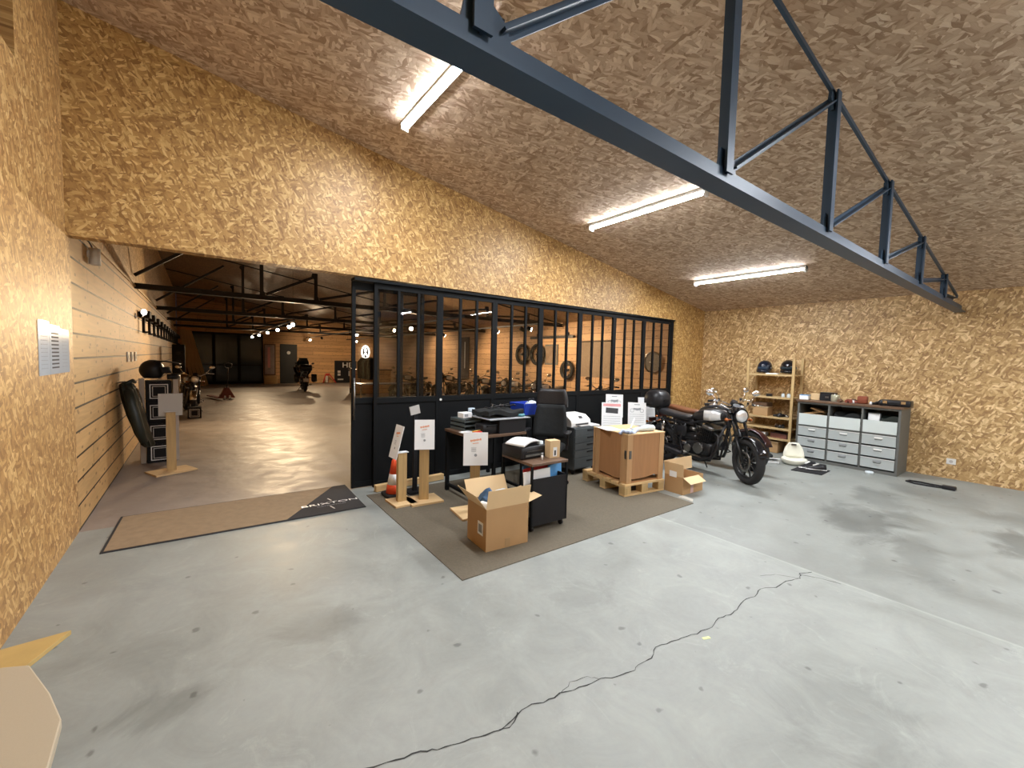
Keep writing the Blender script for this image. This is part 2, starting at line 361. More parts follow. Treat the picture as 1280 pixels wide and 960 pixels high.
    def prism(s, poly, h0, h1, axis='Z', smooth=False):
        """extrude a polygon; axis Z: (x,y); Y: (x,z); X: (y,z)"""
        def P(q, h): return {'Z': (q[0],q[1],h), 'Y': (q[0],h,q[1]), 'X': (h,q[0],q[1])}[axis]
        a = [s.v(P(q,h0)) for q in poly]; b = [s.v(P(q,h1)) for q in poly]; n = len(poly)
        for i in range(n): s._f([a[i], a[(i+1)%n], b[(i+1)%n], b[i]], smooth)
        s._f(list(reversed(a))); s._f(b); return s
    def loft(s, secs, smooth=True):
        """secs: list of closed point loops with equal counts"""
        rings = [[s.v(p) for p in sec] for sec in secs]
        for a, b in zip(rings, rings[1:]):
            n = len(a)
            for i in range(n): s._f([a[i], a[(i+1)%n], b[(i+1)%n], b[i]], smooth)
        s._f(list(reversed(rings[0]))); s._f(rings[-1]); return s
    def grid(s, nx, ny, fn, th=.004):
        """thick sheet from fn(u,v)->point"""
        top = [[Vector(fn(i/nx, j/ny)) for j in range(ny+1)] for i in range(nx+1)]
        A = [[s.v(p) for p in row] for row in top]
        B = [[s.v(p - Vector((0,0,th))) for p in row] for row in top]
        for i in range(nx):
            for j in range(ny):
                s._f([A[i][j],A[i+1][j],A[i+1][j+1],A[i][j+1]], True); s._f([B[i][j],B[i][j+1],B[i+1][j+1],B[i+1][j]], True)
        for i in range(nx):
            s._f([A[i][0],B[i][0],B[i+1][0],A[i+1][0]]); s._f([A[i][ny],A[i+1][ny],B[i+1][ny],B[i][ny]])
        for j in range(ny):
            s._f([A[0][j],A[0][j+1],B[0][j+1],B[0][j]]); s._f([A[nx][j],B[nx][j],B[nx][j+1],A[nx][j+1]])
        return s
    def build(s, name, mats, parent=None, bevel=0., subd=0, loc=None, rot=None):
        bmesh.ops.recalc_face_normals(s.bm, faces=s.bm.faces[:])
        me = bpy.data.meshes.new(name); s.bm.to_mesh(me); s.bm.free()
        for q in (mats if isinstance(mats, (list, tuple)) else [mats]): me.materials.append(q)
        o = bpy.data.objects.new(name, me); COL.objects.link(o)
        if loc: o.location = loc
        if rot: o.rotation_euler = rot
        if parent is not None: o.parent = parent
        if bevel:
            md = o.modifiers.new('bevel', 'BEVEL'); md.width = bevel; md.segments = 2; md.limit_method = 'ANGLE'
        if subd:
            md = o.modifiers.new('sub', 'SUBSURF'); md.levels = subd; md.render_levels = subd
        return o

def rz(a): return Matrix.Rotation(a, 3, 'Z')
def ry(a): return Matrix.Rotation(a, 3, 'Y')
def rx(a): return Matrix.Rotation(a, 3, 'X')

def tag(o, label, cat, group=None, kind=None):
    o['label'] = label; o['category'] = cat
    if group: o['group'] = group
    if kind: o['kind'] = kind
    return o
def thing(name, label, cat, loc=(0,0,0), rotz=0., group=None):
    o = bpy.data.objects.new(name, None); COL.objects.link(o); o.empty_display_size = .1
    o.location = loc; o.rotation_euler = (0,0,rotz)
    return tag(o, label, cat, group)
def struct(name, mb, m, label, cat, **k):
    o = mb.build(name, m, **k); o['kind'] = 'structure'; o['label'] = label; o['category'] = cat
    return o
def dup(root, loc, rotz, label=None, group=None):
    def cp(o, par):
        c = o.copy(); COL.objects.link(c); c.parent = par
        for ch in [q for q in bpy.data.objects if q.parent == o]: cp(ch, c)
        return c
    r = cp(root, None); r.location = loc; r.rotation_euler = (0,0,rotz)
    if label: r['label'] = label
    if group: r['group'] = group
    return r
def text(name, body, size, m, parent, loc, rot, sx=1., ext=.0008, align='CENTER'):
    c = bpy.data.curves.new(name, 'FONT'); c.body = body; c.size = size; c.extrude = ext; c.align_x = align; c.align_y = 'CENTER'
    t = bpy.data.objects.new(name + '_src', c); COL.objects.link(t)
    dg = bpy.context.evaluated_depsgraph_get(); me = bpy.data.meshes.new_from_object(t.evaluated_get(dg))
    bpy.data.objects.remove(t); bpy.data.curves.remove(c)
    me.materials.clear(); me.materials.append(m)
    o = bpy.data.objects.new(name, me); COL.objects.link(o); o.location = loc; o.rotation_euler = rot; o.scale = (sx, 1, 1)
    if parent is not None: o.parent = parent
    return o

# ------------------------------------------------------------------ room shell
XL, XR, YP, YB, YF = -.87, 8.95, 5.0, -6.5, 26.0
def zc(x): return 2.77 + .1625 * (XR - x)          # underside of the sloping ceiling
struct('floor', MB().bx(XL-.1, XR+.1, YB, YP+.12, -.2, 0), CONC, 'grey concrete workshop floor with a long crack and dark stains', 'floor')
struct('floor', MB().bx(XL-.1, XR+.1, YP+.12, YF+.1, -.2, 0), CONC2, 'glossy concrete floor of the showroom beyond the opening, warm light in its brown colour', 'floor')
XO = -2.2   # roof goes on past the left wall
def ceil_mb(y0, y1):
    m = MB(); m.prism([(XO, zc(XO)), (XR+.15, zc(XR+.15)), (XR+.15, zc(XR+.15)+.12), (XO, zc(XO)+.12)], y0, y1, 'Y'); return m
struct('ceiling', ceil_mb(YB, YP+.06), OSB_CEIL, 'sloping strand board ceiling above the workshop', 'ceiling')
struct('ceiling', ceil_mb(YP+.06, YF+.1), OSB_CEIL2, 'sloping strand board ceiling above the showroom, dim light put into its dark colour', 'ceiling')
# left wall with its high recess
struct('wall_left', MB().bx(XL-.14, XL, YB, YP+.14, 0, 3.34).bx(XL-.14, XL, 3.93, YP+.14, 3.34, zc(XL)-.0), OSB_LEFT, 'strand board wall at the left edge', 'wall')
struct('wall_recess', MB().bx(-1.9, -1.8, YB, 3.93, 3.2, zc(-1.8)).bx(-1.8, XL-.14, YB, 3.93, 3.2, 3.3).bx(-1.8, XL-.14, 3.93, 4.03, 3.2, zc(-1.5)), OSB_YZ, 'dim strand board recess high above the left wall', 'wall')
struct('wall_left', MB().bx(XL-.14, XL, YP+.14, YF, 0, 2.70), PLANK_L, 'horizontal pine board wall along the left of the showroom', 'wall')
struct('wall_left', MB().bx(XL-.14, XL-.02, YP+.14, YF, 2.70, zc(XL)), OSB_YZ, 'strand board strip above the left pine boards in the showroom', 'wall')
struct('trim_1', MB().bx(XL-.02, XL+.02, YP+.14, YF, 2.665, 2.70), PINEY, 'thin batten along the top of the left pine boards', 'trim', bevel=.003)
# right walls
struct('wall_right', MB().bx(XR, XR+.14, YB, YP+.14, 0, zc(XR)), OSB_YZ, 'strand board wall on the right behind the grey drawer cabinet', 'wall')
struct('wall_right', MB().bx(XR, XR+.14, YP+.14, YF, 0, zc(XR)), PLANK_R, 'orange pine board wall seen through the glass partition', 'wall')
# gable wall over the opening and its pier at the right
g = MB(); g.prism([(XL, 2.53), (7.86, 2.50), (7.86, 0), (XR, 0), (XR, zc(XR)), (XL, zc(XL))], YP, YP+.14, 'Y')
struct('wall_partition', g, OSB_XZ, 'strand board gable wall above the glass partition', 'wall')
# far and back walls
f = MB(); f.prism([(XL, 0), (-.5, 0), (-.5, 2.62), (2.72, 2.62), (2.72, 0), (XR, 0), (XR, zc(XR)), (XL, zc(XL))], YF, YF+.12, 'Y')
struct('wall_far', f, PLANK_F, 'orange pine board wall at the far end of the showroom', 'wall')
b_ = MB(); b_.prism([(XO, 0), (XR+.1, 0), (XR+.1, zc(XR+.1)), (XO, zc(XO))], YB-.12, YB, 'Y')
struct('wall_back', b_, OSB_XZ, 'strand board wall behind the camera', 'wall')
# crack across the slab
ck = [(.42,1.60),(.49,1.56),(.60,1.525),(.70,1.50),(.76,1.475),(.84,1.44),(.93,1.425),(1.02,1.40),(1.10,1.405),(1.19,1.43),(1.27,1.405),(1.37,1.395),(1.48,1.37),(1.58,1.355),(1.66,1.325),(1.80,1.29),(1.88,1.30),(1.95,1.29),(2.05,1.335),(2.16,1.31),(2.24,1.295),(2.36,1.265),(2.49,1.245),(2.62,1.27),(2.72,1.245),(2.81,1.25),(2.96,1.275),(3.08,1.255),(3.23,1.275),(3.34,1.22),(3.5,1.215),(3.64,1.165),(3.72,1.20),(3.83,1.155)]
def ribbon(mb, pts, w):
    rnd = random.Random(3); L_, R_ = [], []
    fine = []
    for a, b in zip(pts, pts[1:]):
        for t in (0, .33, .66):
            fine.append((a[0]+(b[0]-a[0])*t + rnd.uniform(-.006,.006), a[1]+(b[1]-a[1])*t + rnd.uniform(-.006,.006)))
    fine.append(pts[-1])
    for i, p in enumerate(fine):
        q0, q1 = fine[max(i-1,0)], fine[min(i+1,len(fine)-1)]
        d = Vector((q1[0]-q0[0], q1[1]-q0[1])); d.normalize(); n = Vector((-d.y, d.x)) * w * rnd.uniform(.35, 1.2)
        L_.append(mb.v((p[0]+n.x, p[1]+n.y, .0012))); R_.append(mb.v((p[0]-n.x, p[1]-n.y, .0012)))
    for i in range(len(fine)-1): mb._f([L_[i], R_[i], R_[i+1], L_[i+1]])
flo = [o for o in bpy.data.objects if o.name == 'floor'][0]
cm = MB(); ribbon(cm, ck, .0034); ribbon(cm, [(1.37,1.395),(1.47,1.42),(1.56,1.40),(1.60,1.352)], .0016); ribbon(cm, [(3.64,1.165),(3.55,1.30),(3.42,1.36)], .002); ribbon(cm, [(3.7,1.2),(3.78,1.07),(3.8,.96)], .003); ribbon(cm, [(1.02,1.40),(1.08,1.385),(1.14,1.43)], .003)
cko = cm.build('crack', mat('crack_shadow', (.035,.036,.035), .9), flo)

# ------------------------------------------------------------------ roof trusses
XT0, XT1 = XL+.005, XR-.005
def truss(y, zb, m, label, xs=(-.74, .66, 2.07, 3.46, 4.86, 6.24, 7.6), sl=.152, show=False, group=None):
    t = thing('roof_truss', label, 'truss', (0, y, 0), 0, group)
    zt = lambda x: zb + .20 + sl * (8.6 - x)
    if show: zt = lambda x: zc(x) - .08 if x < 1.5 else min(zb + .20 + .064 * (8.6 - x), zc(x) - .08)
    c = MB(); c.bx(XT0, XT1, -.055, .055, zb, zb+.012).bx(XT0, XT1, -.014, .014, zb+.012, zb+.095); c.build('bottom_chord', m, t)
    c = MB(); x0, x1 = XT0, (XT1 if show else 8.62)
    zq = (lambda x: zc(x)-.045) if show else zt
    ang = math.atan2(zq(x1)-zq(x0), x1-x0); ln = math.hypot(x1-x0, zq(x1)-zq(x0)); mid = ((x0+x1)/2, 0, (zq(x0)+zq(x1))/2)
    c.box(mid, (ln, .02, .03), ry(-ang)); c.build('top_chord', m, t)
    if show:
        p0 = Vector((XT0, 0, zb+.22)); p1 = Vector((.55, 0, 3.93)); d = p1-p0
        MB().box((p0+p1)/2, (d.length, .05, .05), ry(-math.atan2(d.z, d.x))).build('diagonal', m, t)
    g_ = .55 if show else 1.
    for i, x in enumerate(xs):
        ztp = zt(x)
        MB().bx(x-.032, x+.032, -.035, -.024, zb+.07, ztp+.01).bx(x-.005, x+.006, -.024, .03, zb+.07, ztp+.01).build('post', m, t)
        MB().prism([(x-.07*g_, zb+.05), (x+.14*g_, zb+.05), (x+.10*g_, zb+.15), (x+.04*g_, zb+.19), (x-.04*g_, zb+.19)], -.004, .004, 'Y').build('gusset_plate', m, t)
        MB().prism([(x-.08, ztp-.05), (x-.03, ztp-.11), (x+.035, ztp-.10), (x+.04, ztp+.0), (x-.06, ztp+.015)], -.010, .010, 'Y').build('gusset_plate', m, t)
        nx = xs[i+1] if i+1 < len(xs) else 8.5
        p0 = Vector((x+.08, 0, zb+.12)); p1 = Vector((nx-.03, 0, zt(nx)-.06))
        d = p1-p0; a = math.atan2(d.z, d.x)
        MB().box((p0+p1)/2, (d.length, .055, .01), ry(-a)).box((p0+p1)/2+Vector((0,.022,-.0)), (d.length, .01, .05), ry(-a)).build('diagonal', m, t)
    return t
truss(1.10, 2.46, STEEL, 'big steel roof truss crossing the workshop ceiling, blue lens flare in its colour')
for y, lb in ((9.55, 'nearest dark steel truss inside the showroom'), (13.9, 'second dark steel truss inside the showroom'), (18.2, 'third dark steel truss deep in the showroom'), (22.5, 'farthest dark steel truss, before the glass doors')):
    truss(y, 2.64, DARKTRUSS, lb, xs=(.98, 1.95, 3.4, 4.8, 6.2, 7.6), show=True)

# ------------------------------------------------------------------ batten lights
def batten(x, y0, y1, label):
    t = thing('batten_light', label, 'ceiling light', (x, (y0+y1)/2, zc(x)-.008), 0)
    L_ = (y1-y0)
    tilt = math.atan(.1625)
    a = MB(); a.box((0,0,-.025), (.080, L_, .045), ry(tilt)); a.box((0,L_/2-.015,-.045), (.07,.03,.085), ry(tilt)); a.box((0,-L_/2+.015,-.045), (.07,.03,.085), ry(tilt)); a.build('housing', WHITE, t, bevel=.004)
    d = MB(); d.M = ry(tilt).to_4x4() @ Matrix.Translation((0,0,-.052)) ; n = 14
    sec = lambda y: [(.038*math.cos(PI+PI*i/n), y, .004+.008*math.sin(PI+PI*i/n)) for i in range(n+1)]
    d.loft([sec(-L_/2+.03), sec(L_/2-.03)]); d.build('diffuser', TUBE, t)
    return t
batten(1.68, 2.50, 4.18, 'lit tube light nearest the big truss, leftmost of three on the ceiling')
batten(4.40, 2.50, 4.18, 'lit tube light in the middle of the three on the ceiling')
batten(7.06, 2.44, 4.16, 'lit tube light closest to the right wall')
batten(1.68, -2.9, -1.25, 'lit tube light behind the camera, on the higher ceiling')
batten(4.40, -1.4, .15, 'lit tube light overhead, just outside the top of the view')
batten(7.06, -1.7, -.05, 'lit tube light overhead by the right wall, outside the view')

batten(2.2, -5.6, -3.9, 'unseen tube light added for ambient light at the back of the workshop, left one')  # both rear tube lights are unseen, added to raise the ambient light
batten(6.0, -5.6, -3.9, 'unseen tube light added for ambient light at the back of the workshop, right one')
# ------------------------------------------------------------------ glazed partition
YG = 5.07
def bay(n, x0, x1, mull, label, y=YG, name='window', z0=0.0, zt_=2.50, lock=False, handle=False):
    t = thing(f'{name}_{n}', label, 'glazed partition' if name == 'window' else 'sliding door', (0, y, 0), 0)
    t['kind'] = 'structure'
    w = .042
    fr = MB(); fr.bx(x0, x0+w, -.02, .02, z0, zt_).bx(x1-w, x1, -.02, .02, z0, zt_).bx(x0+w, x1-w, -.02, .02, zt_-.09, zt_).bx(x0+w, x1-w, -.02, .02, 1.03, 1.10).bx(x0+w, x1-w, -.02, .02, z0, z0+.07); fr.build('frame', BLACK, t, bevel=.002)
    MB().bx(x0+w, x1-w, -.008, .008, z0+.07, 1.03).build('kick_panel', BLACK, t)
    for q in mull: MB().bx(q-.016, q+.016, -.018, .018, 1.10, zt_-.09).build('mullion', BLACK, t)
    es = [x0+w] + list(mull) + [x1-w]
    for i in range(len(es)-1):
        a = es[i] + (.016 if i else 0); b = es[i+1] - (.016 if i < len(es)-2 else 0)
        MB().bx(a, b, -.003, .003, 1.10, zt_-.09).build('pane', GLASS, t)
    if lock: MB().cyl((x0+.02, -.03, 1.05), (x0+.02, -.02, 1.05), .016).build('lock', WHITE, t)
    if handle: MB().cyl((x0+.018, -.055, .84), (x0+.018, -.055, 1.34), .011).cyl((x0+.018,-.055,.90),(x0+.018,-.018,.90),.007).cyl((x0+.018,-.055,1.28),(x0+.018,-.018,1.28),.007).build('pull_bar', ALU, t)
    return t
bay(1, 1.44, 2.35, (1.75, 2.05), 'black framed sliding glass leaf at the open end of the partition', y=YG+.062, name='door', z0=.01, zt_=2.47, handle=True)
xs = [1.68, 2.55, 3.42, 4.29, 5.16, 6.03, 6.90, 7.79]
wlab = ['first black framed glass bay, beside the sliding leaf', 'second black framed glass bay with a small white lock', 'third black framed glass bay, behind the blue crate',
        'fourth black framed glass bay, behind the office chair', 'fifth black framed glass bay, between the office chair and the leaflets', 'sixth black framed glass bay, above the motorcycle leaflets', 'last black framed glass bay, next to the strand board pier']
for i in range(7):
    a, b = xs[i], xs[i+1]
    bay(i+1, a, b, (a+(b-a)*.355, a+(b-a)*.655), wlab[i], lock=(i == 1))
struct('trim_2', MB().bx(1.44, 7.855, YG-.06, YG+.09, 2.475, 2.505).bx(7.79, 7.855, YG-.03, YG+.03, 0, 2.475), BLACK, 'black steel head rail and end post of the glass partition', 'trim')

# ------------------------------------------------------------------ floor coverings
t = thing('door_mat', 'long tan doormat with a black corner and white lettering in the opening', 'doormat', (.385, 4.90, 0), R(-1.5))
mw, mh = 2.05, .90
MB().box((0,0,.004), (mw, mh, .008)).build('backing', MATBLK, t, bevel=.002)
def inset(p, k=.025): return p
MB().prism([(-mw/2+.02,-mh/2+.02), (.28,-mh/2+.02), (mw/2-.16, mh/2-.02), (-mw/2+.02, mh/2-.02)], .006, .011, 'Z').build('tan_panel', MATTAN, t)
MB().prism([(.30,-mh/2+.005), (mw/2-.005,-mh/2+.005), (mw/2-.005, mh/2-.005), (mw/2-.14, mh/2-.005)], .006, .0115, 'Z').build('black_corner', MATBLK, t)
text('lettering', 'BRIXTON', .078, WHITE, t, (.73, -.15, .0118), (0,0,R(1)), sx=1.72)
text('lettering', 'MOTORCYCLES', .024, INK, t, (.73, -.225, .0118), (0,0,R(1)), sx=1.7)
MB().box((.745,-.035,.012), (.012,.085,.0012), rz(R(14))).box((.72,-.305,.012), (.012,.10,.0012), rz(R(14))).build('emblem_bars', GREYSIGN, t)
tag(MB().prism([(1.50,2.56),(4.55,2.56),(4.60,4.80),(1.52,4.80)], 0, .007, 'Z').build('carpet', CARPET), 'grey brown carpet under the desks and the pallet', 'carpet')
tag(MB().prism([(4.60,2.60),(4.68,2.64),(4.70,2.79),(4.60,2.79)], 0.0, .006, 'Z').build('floor_strip', mat('pale_strip', (.5,.48,.42), .6)), 'narrow pale strip on the floor along the carpet edge by the pallet', 'floor strip')

# ------------------------------------------------------------------ sign stands
def sign_panel(w, h, title=ORANGE):
    """panel in the local XZ plane, printed side facing -Y"""
    p = MB(); p.m(0).box((0,0,0), (w, .006, h)); return p
def sign_print(w, h, style):
    p = MB()
    y = -.0042
    if style == 'plain':
        p.m(0)
        for k in range(7): p.box((-w*.19+k*w*.065, y, h*.245+k*.0025), (w*.045, .001, h*(.045 if k % 2 else .06)), ry(R(-8)))
        p.box((0, y, h*.17), (w*.25, .001, .005), ry(R(-6)))
        p.m(1)
        for k in range(4): p.box((-w*.08, y, h*(.03-.035*k)), (w*(.22-.03*(k % 2)), .001, .0035))
        p.m(1).cyl((0, y-.0005, -h*.19), (0, y+.0005, -h*.19), w*.06, seg=12)
    else:
        p.m(2 if style == 'red' else 1).box((0, y, h*.41), (w*.86, .001, h*.1) if style == 'red' else (w*.3, .001, h*.03))
        zc_ = h*.2
        p.m(1 if style != 'red' else 3)
        if style == 'red': p.box((0,y,zc_), (w*.6,.001,h*.2), ry(R(3)))
        else:
            for sx in (-1, 1): 
                ring = [(sx*w*.27+.1*w*math.cos(a), y, zc_-h*.05+.1*w*math.sin(a)) for a in [i*PI/6 for i in range(12)]]
                p.tube(ring, .003, 4, True)
            p.prism([(-w*.22,zc_),(0,zc_-h*.05),(w*.2,zc_-h*.02),(w*.22,zc_+h*.08),(w*.05,zc_+h*.05),(-w*.2,zc_+h*.06)], y-.0005, y+.0005, 'Y')
        p.m(1)
        for k in range(5): p.box((0, y, -h*(.02+.085*k)), (w*.82, .001, .004))
    return p
def sign_stand(loc, ang, top, w=.22, h=.32, tilt=18, label='', style='plain', base=(.34,.42), bang=0., pmat=PAPER, post=(.10,.05), group=None):
    t = thing('sign_stand', label, 'sign stand', loc, ang, group)
    MB().box((0,0,.011), (base[0], base[1], .022), rz(bang)).build('base', PLY, t, bevel=.002)
    MB().box((0,.0,(.022+top)/2), (post[0], post[1], top-.022)).build('post', PINE, t, bevel=.002)
    T = R(tilt)
    P = thing_child('panel', sign_panel(w, h), pmat, t, (0, -post[1]/2-.012, top+h*.5*math.cos(T)-.05), (-T,0,0))
    if style != 'none': sign_print(w, h, style).build('printed_text', [ORANGE, INK, PINK, DINK], P)
    # small ledge that carries the board
    MB().box((0, -.0, top+.004), (post[0]*1.25, post[1]+.03, .008)).build('ledge', pmat, t)
    return t
def thing_child(name, mb, m, parent, loc, rot):
    o = mb.build(name, m, parent); o.location = loc; o.rotation_euler = rot; return o
sign_stand((1.755, 4.345, .007), R(-88), .555, w=.20, h=.36, tilt=14, style='plain', base=(.30,.25), post=(.055,.10), label='wooden sign stand seen side-on in front of the traffic cone')
sign_stand((1.985, 4.27, .007), R(-24), .64, w=.215, h=.325, tilt=8, bang=R(20), style='plain', base=(.36,.30), label='wooden sign stand with a frontal white sheet, beside the cone', post=(.105,.05))
sign_stand((2.27, 3.66, .007), R(-28), .56, w=.25, h=.335, tilt=8, bang=R(20), style='plain', base=(.40,.36), label='wooden sign stand with a white sheet behind the near open carton', post=(.10,.045))
sign_stand((5.26, 4.40, 0), R(-44), .60, w=.32, h=.42, tilt=12, style='red', base=(.3,.3), label='leaflet stand with a pinkish red heading behind the wooden crate')
sign_stand((5.72, 4.74, 0), R(-44), .72, w=.29, h=.39, tilt=10, style='bike', base=(.3,.3), label='tallest leaflet stand, showing a motorcycle, behind the wooden crate')
sign_stand((5.84, 4.36, 0), R(-44), .62, w=.29, h=.38, tilt=10, style='bike', base=(.3,.3), label='motorcycle leaflet stand right of the tallest one behind the crate')
sign_stand((6.28, 4.50, 0), R(-30), .64, w=.30, h=.42, tilt=10, style='bike', base=(.3,.3), label='leaflet stand turned aside, half hidden by the motorcycle top case')
sign_stand((-.32, 7.12, 0), R(4), .80, w=.25, h=.32, tilt=-20, style='none', base=(.46,.34), bang=R(20), pmat=GREYSIGN, label='wooden stand with a blank grey board near the left pine wall', post=(.10,.06))
o = thing('picture_stand', 'small tilted grey card on a black stand behind the frontal sign near the cone', 'picture stand', (2.03, 4.62, .007))
MB().box((0,0,.47), (.05,.03,.94)).box((0,0,.01),(.2,.2,.02)).build('support', BLKM, o)
MB().box((-.02,-.025,.98), (.12,.01,.10), ry(R(-12))).build('frame_board', GREYSIGN, o)

# ------------------------------------------------------------------ timber lath along the partition
tag(MB().box((2.1,4.90,.045), (.92,.07,.075), rz(R(4))).build('timber_beam', PINEX, bevel=.004), 'pine timber beam lying at the foot of the partition', 'timber')

# ------------------------------------------------------------------ traffic cone
t = thing('traffic_cone', 'orange and white traffic cone behind the wooden sign stands', 'traffic cone', (1.78, 4.62, .007))
MB().rbox((0,0,.02), (.24,.24,.04), .03).build('base', RUB, t)
MB().lathe([(.095,.04),(.078,.14)]).build('orange_cone', mat('cone_orange',(.85,.10,.03),.5), t)
MB().lathe([(.078,.14),(.056,.26)]).build('reflective_band', PAPER, t)
MB().lathe([(.056,.26),(.03,.41),(.022,.42)]).build('cone_tip', mat('cone_orange',(.85,.10,.03),.5), t)

# ------------------------------------------------------------------ desk group
t = thing('desk', 'dark desk with a brown top and black metal frame beside the partition', 'desk', (0,0,.007))
MB().bx(2.36,3.10,3.86,4.52,.72,.75).build('desktop', BROWN, t, bevel=.003)
for x in (2.39, 3.07):
    for y in (3.89, 4.49): MB().bx(x-.02,x+.02,y-.02,y+.02,0,.72).build('leg', BLACK, t)
    MB().bx(x-.015,x+.015,3.91,4.47,.06,.09).build('rail', BLACK, t)
MB().bx(2.41,3.05,4.48,4.50,.25,.68).build('modesty_panel', BLACK, t)
t = thing('side_table', 'black table along the partition carrying the blue crate', 'table', (0,0,.007))
MB().bx(3.22,4.12,4.50,4.95,.80,.83).build('table_top', BLACK, t, bevel=.003)
for x in (3.26,4.08):
    for y in (4.54,4.91): MB().bx(x-.02,x+.02,y-.02,y+.02,0,.80).build('leg', BLACK, t)
# letter tray
t = thing('letter_tray', 'stacked grey letter trays on the left of the desk', 'letter tray', (2.56, 4.36, .757), R(5))
for k in range(3):
    MB().bx(-.12,.12,-.15,.15,.05*k+.0,.05*k+.004).bx(-.12,-.116,-.15,.15,.05*k,.05*k+.035).bx(.116,.12,-.15,.15,.05*k,.05*k+.035).bx(-.116,.116,.146,.15,.05*k,.05*k+.035).bx(-.116,.116,-.15,-.146,.05*k,.05*k+.018).build('tray', mat('tray_grey',(.09,.11,.11),.4), t)
for x in (-.11,.11):
    for y in (-.14,.14): MB().cyl((x,y,0),(x,y,.145),.004).build('support', BLK, t)
o = thing('small_white_box', 'small white carton on top of the letter trays', 'box', (2.51, 4.30, .908), R(8))
MB().box((0,0,.03),(.13,.11,.06)).build('carton', PAPER, o, bevel=.002); MB().box((-.02,-.056,.03),(.05,.001,.03)).build('label_sticker', INK, o)
o = thing('mug', 'blue and white mug on top of the letter trays', 'mug', (2.635, 4.36, .906))
MB().lathe([(.036,0),(.042,.10),(.038,.10),(.032,.008)]).build('cup', mat('mug_blue',(.42,.52,.62),.3,var=.5,scale=25), o)
MB().tube([(.04,0,.02),(.06,0,.035),(.063,0,.055),(.055,0,.075),(.041,0,.082)], .005).build('handle', WHITE, o)
o = thing('card_box', 'small open kraft box on the desk beside the mug', 'box', (2.78, 4.45, .757), R(5))
MB().bx(-.05,.05,-.05,.05,0,.004).bx(-.05,-.046,-.05,.05,0,.17).bx(.046,.05,-.05,.05,0,.17).bx(-.046,.046,.046,.05,0,.17).bx(-.046,.046,-.05,-.046,0,.17).build('carton', CARDL, o)
MB().box((.07,0,.19),(.07,.09,.003),ry(R(30))).build('flap', CARDL, o)
o = thing('desk_papers', 'white papers lying at the left edge of the desk', 'papers', (2.46, 4.08, .757), R(12))
MB().box((0,0,.002),(.15,.21,.004)).box((.01,.02,.006),(.15,.21,.003),rz(R(9))).build('sheets', PAPER, o)
o = thing('red_pouch', 'red pouch and yellow pencil at the front edge of the desk', 'pouch', (2.48, 3.95, .757), R(30))
MB().rbox((0,0,.02),(.17,.09,.04),.02).build('pouch', REDP, o)
MB().cyl((-.08,.03,.046),(.09,-.02,.046),.005,seg=6).build('pencil', mat('pencil_yellow',(.8,.55,.08),.5), o)
# black drawer unit / screen on the desk
t = thing('desktop_cabinet', 'low black cabinet standing on the desk', 'cabinet', (2.80, 4.16, .757), R(0))
MB().bx(-.08,.30,-.28,.22,0,.16).build('body', BLKM, t, bevel=.004)
MB().bx(-.21,.36,-.29,.23,.16,.168).build('top_board', INK, t)
t = thing('gear_pile', 'heap of black straps and gear on top of the low cabinet', 'gear', (2.86, 4.15, .955))
rnd = random.Random(5)
MB().grid(12, 8, lambda u, v: (-.24+.5*u, -.2+.38*v, .045 + .025*math.sin(7*u+3*v)*math.cos(5*v)), .05).build('folded_bag', CLOTH, t)
for k in range(5):
    pts = []
    x, y = rnd.uniform(-.2,.05), rnd.uniform(-.16,.1)
    for i in range(7): pts.append((x+i*.04, y+.04*math.sin(i*1.3+k), .085+.012*math.sin(i*2+k)))
    MB().tube(pts, .009, 6).build('strap', BLK, t)
o = thing('phone_set', 'small teal and white pouch on the low cabinet near the chair', 'pouch', (3.08, 3.97, .925), R(15))
MB().rbox((0,0,.018),(.09,.10,.035),.02).build('pouch', mat('teal_cloth',(.08,.25,.30),.6), o); MB().rbox((.02,.01,.043),(.05,.06,.012),.01).build('white_lid', PAPER, o)
# black flat thing standing behind desk front (printer shaped)
t = thing('equipment_case', 'dark grey equipment case on the desk behind the white sign', 'case', (2.62, 4.0, .757), R(0))
MB().rbox((0,0,.055),(.2,.18,.11),.015).build('case_body', BLK, t); MB().tube([(-.05,-.09,.09),(-.05,-.115,.10),(.05,-.115,.10),(.05,-.09,.09)],.006).build('handle', BLKM, t)
# blue crate
t = thing('blue_crate', 'blue plastic crate on the black table in front of the glass', 'crate', (3.78, 4.70, .838), R(4))
MB().bx(-.19,.19,-.14,.14,0,.01).build('bottom', BLUE, t)
for s_ in (-1,1):
    MB().prism([(s_*.17,0),(s_*.18,0),(s_*.21,.16),(s_*.195,.16)], -.15, .15, 'Y').build('side_wall', BLUE, t)
    MB().prism([(s_*.13,0),(s_*.14,0),(s_*.165,.16),(s_*.152,.16)], -.19, .19, 'X').build('end_wall', BLUE, t)
o = thing('white_bag', 'white plastic bag stuffed in the blue crate', 'bag', (3.85,4.70,.85), 0)
MB().ell((0,0,.09),(.11,.10,.085),12,7).build('bag_body', PLASTICW, o)
MB().tube([(-.06,0,.15),(-.04,0,.20),(.04,0,.20),(.06,0,.15)],.007).build('handle', BLK, o)

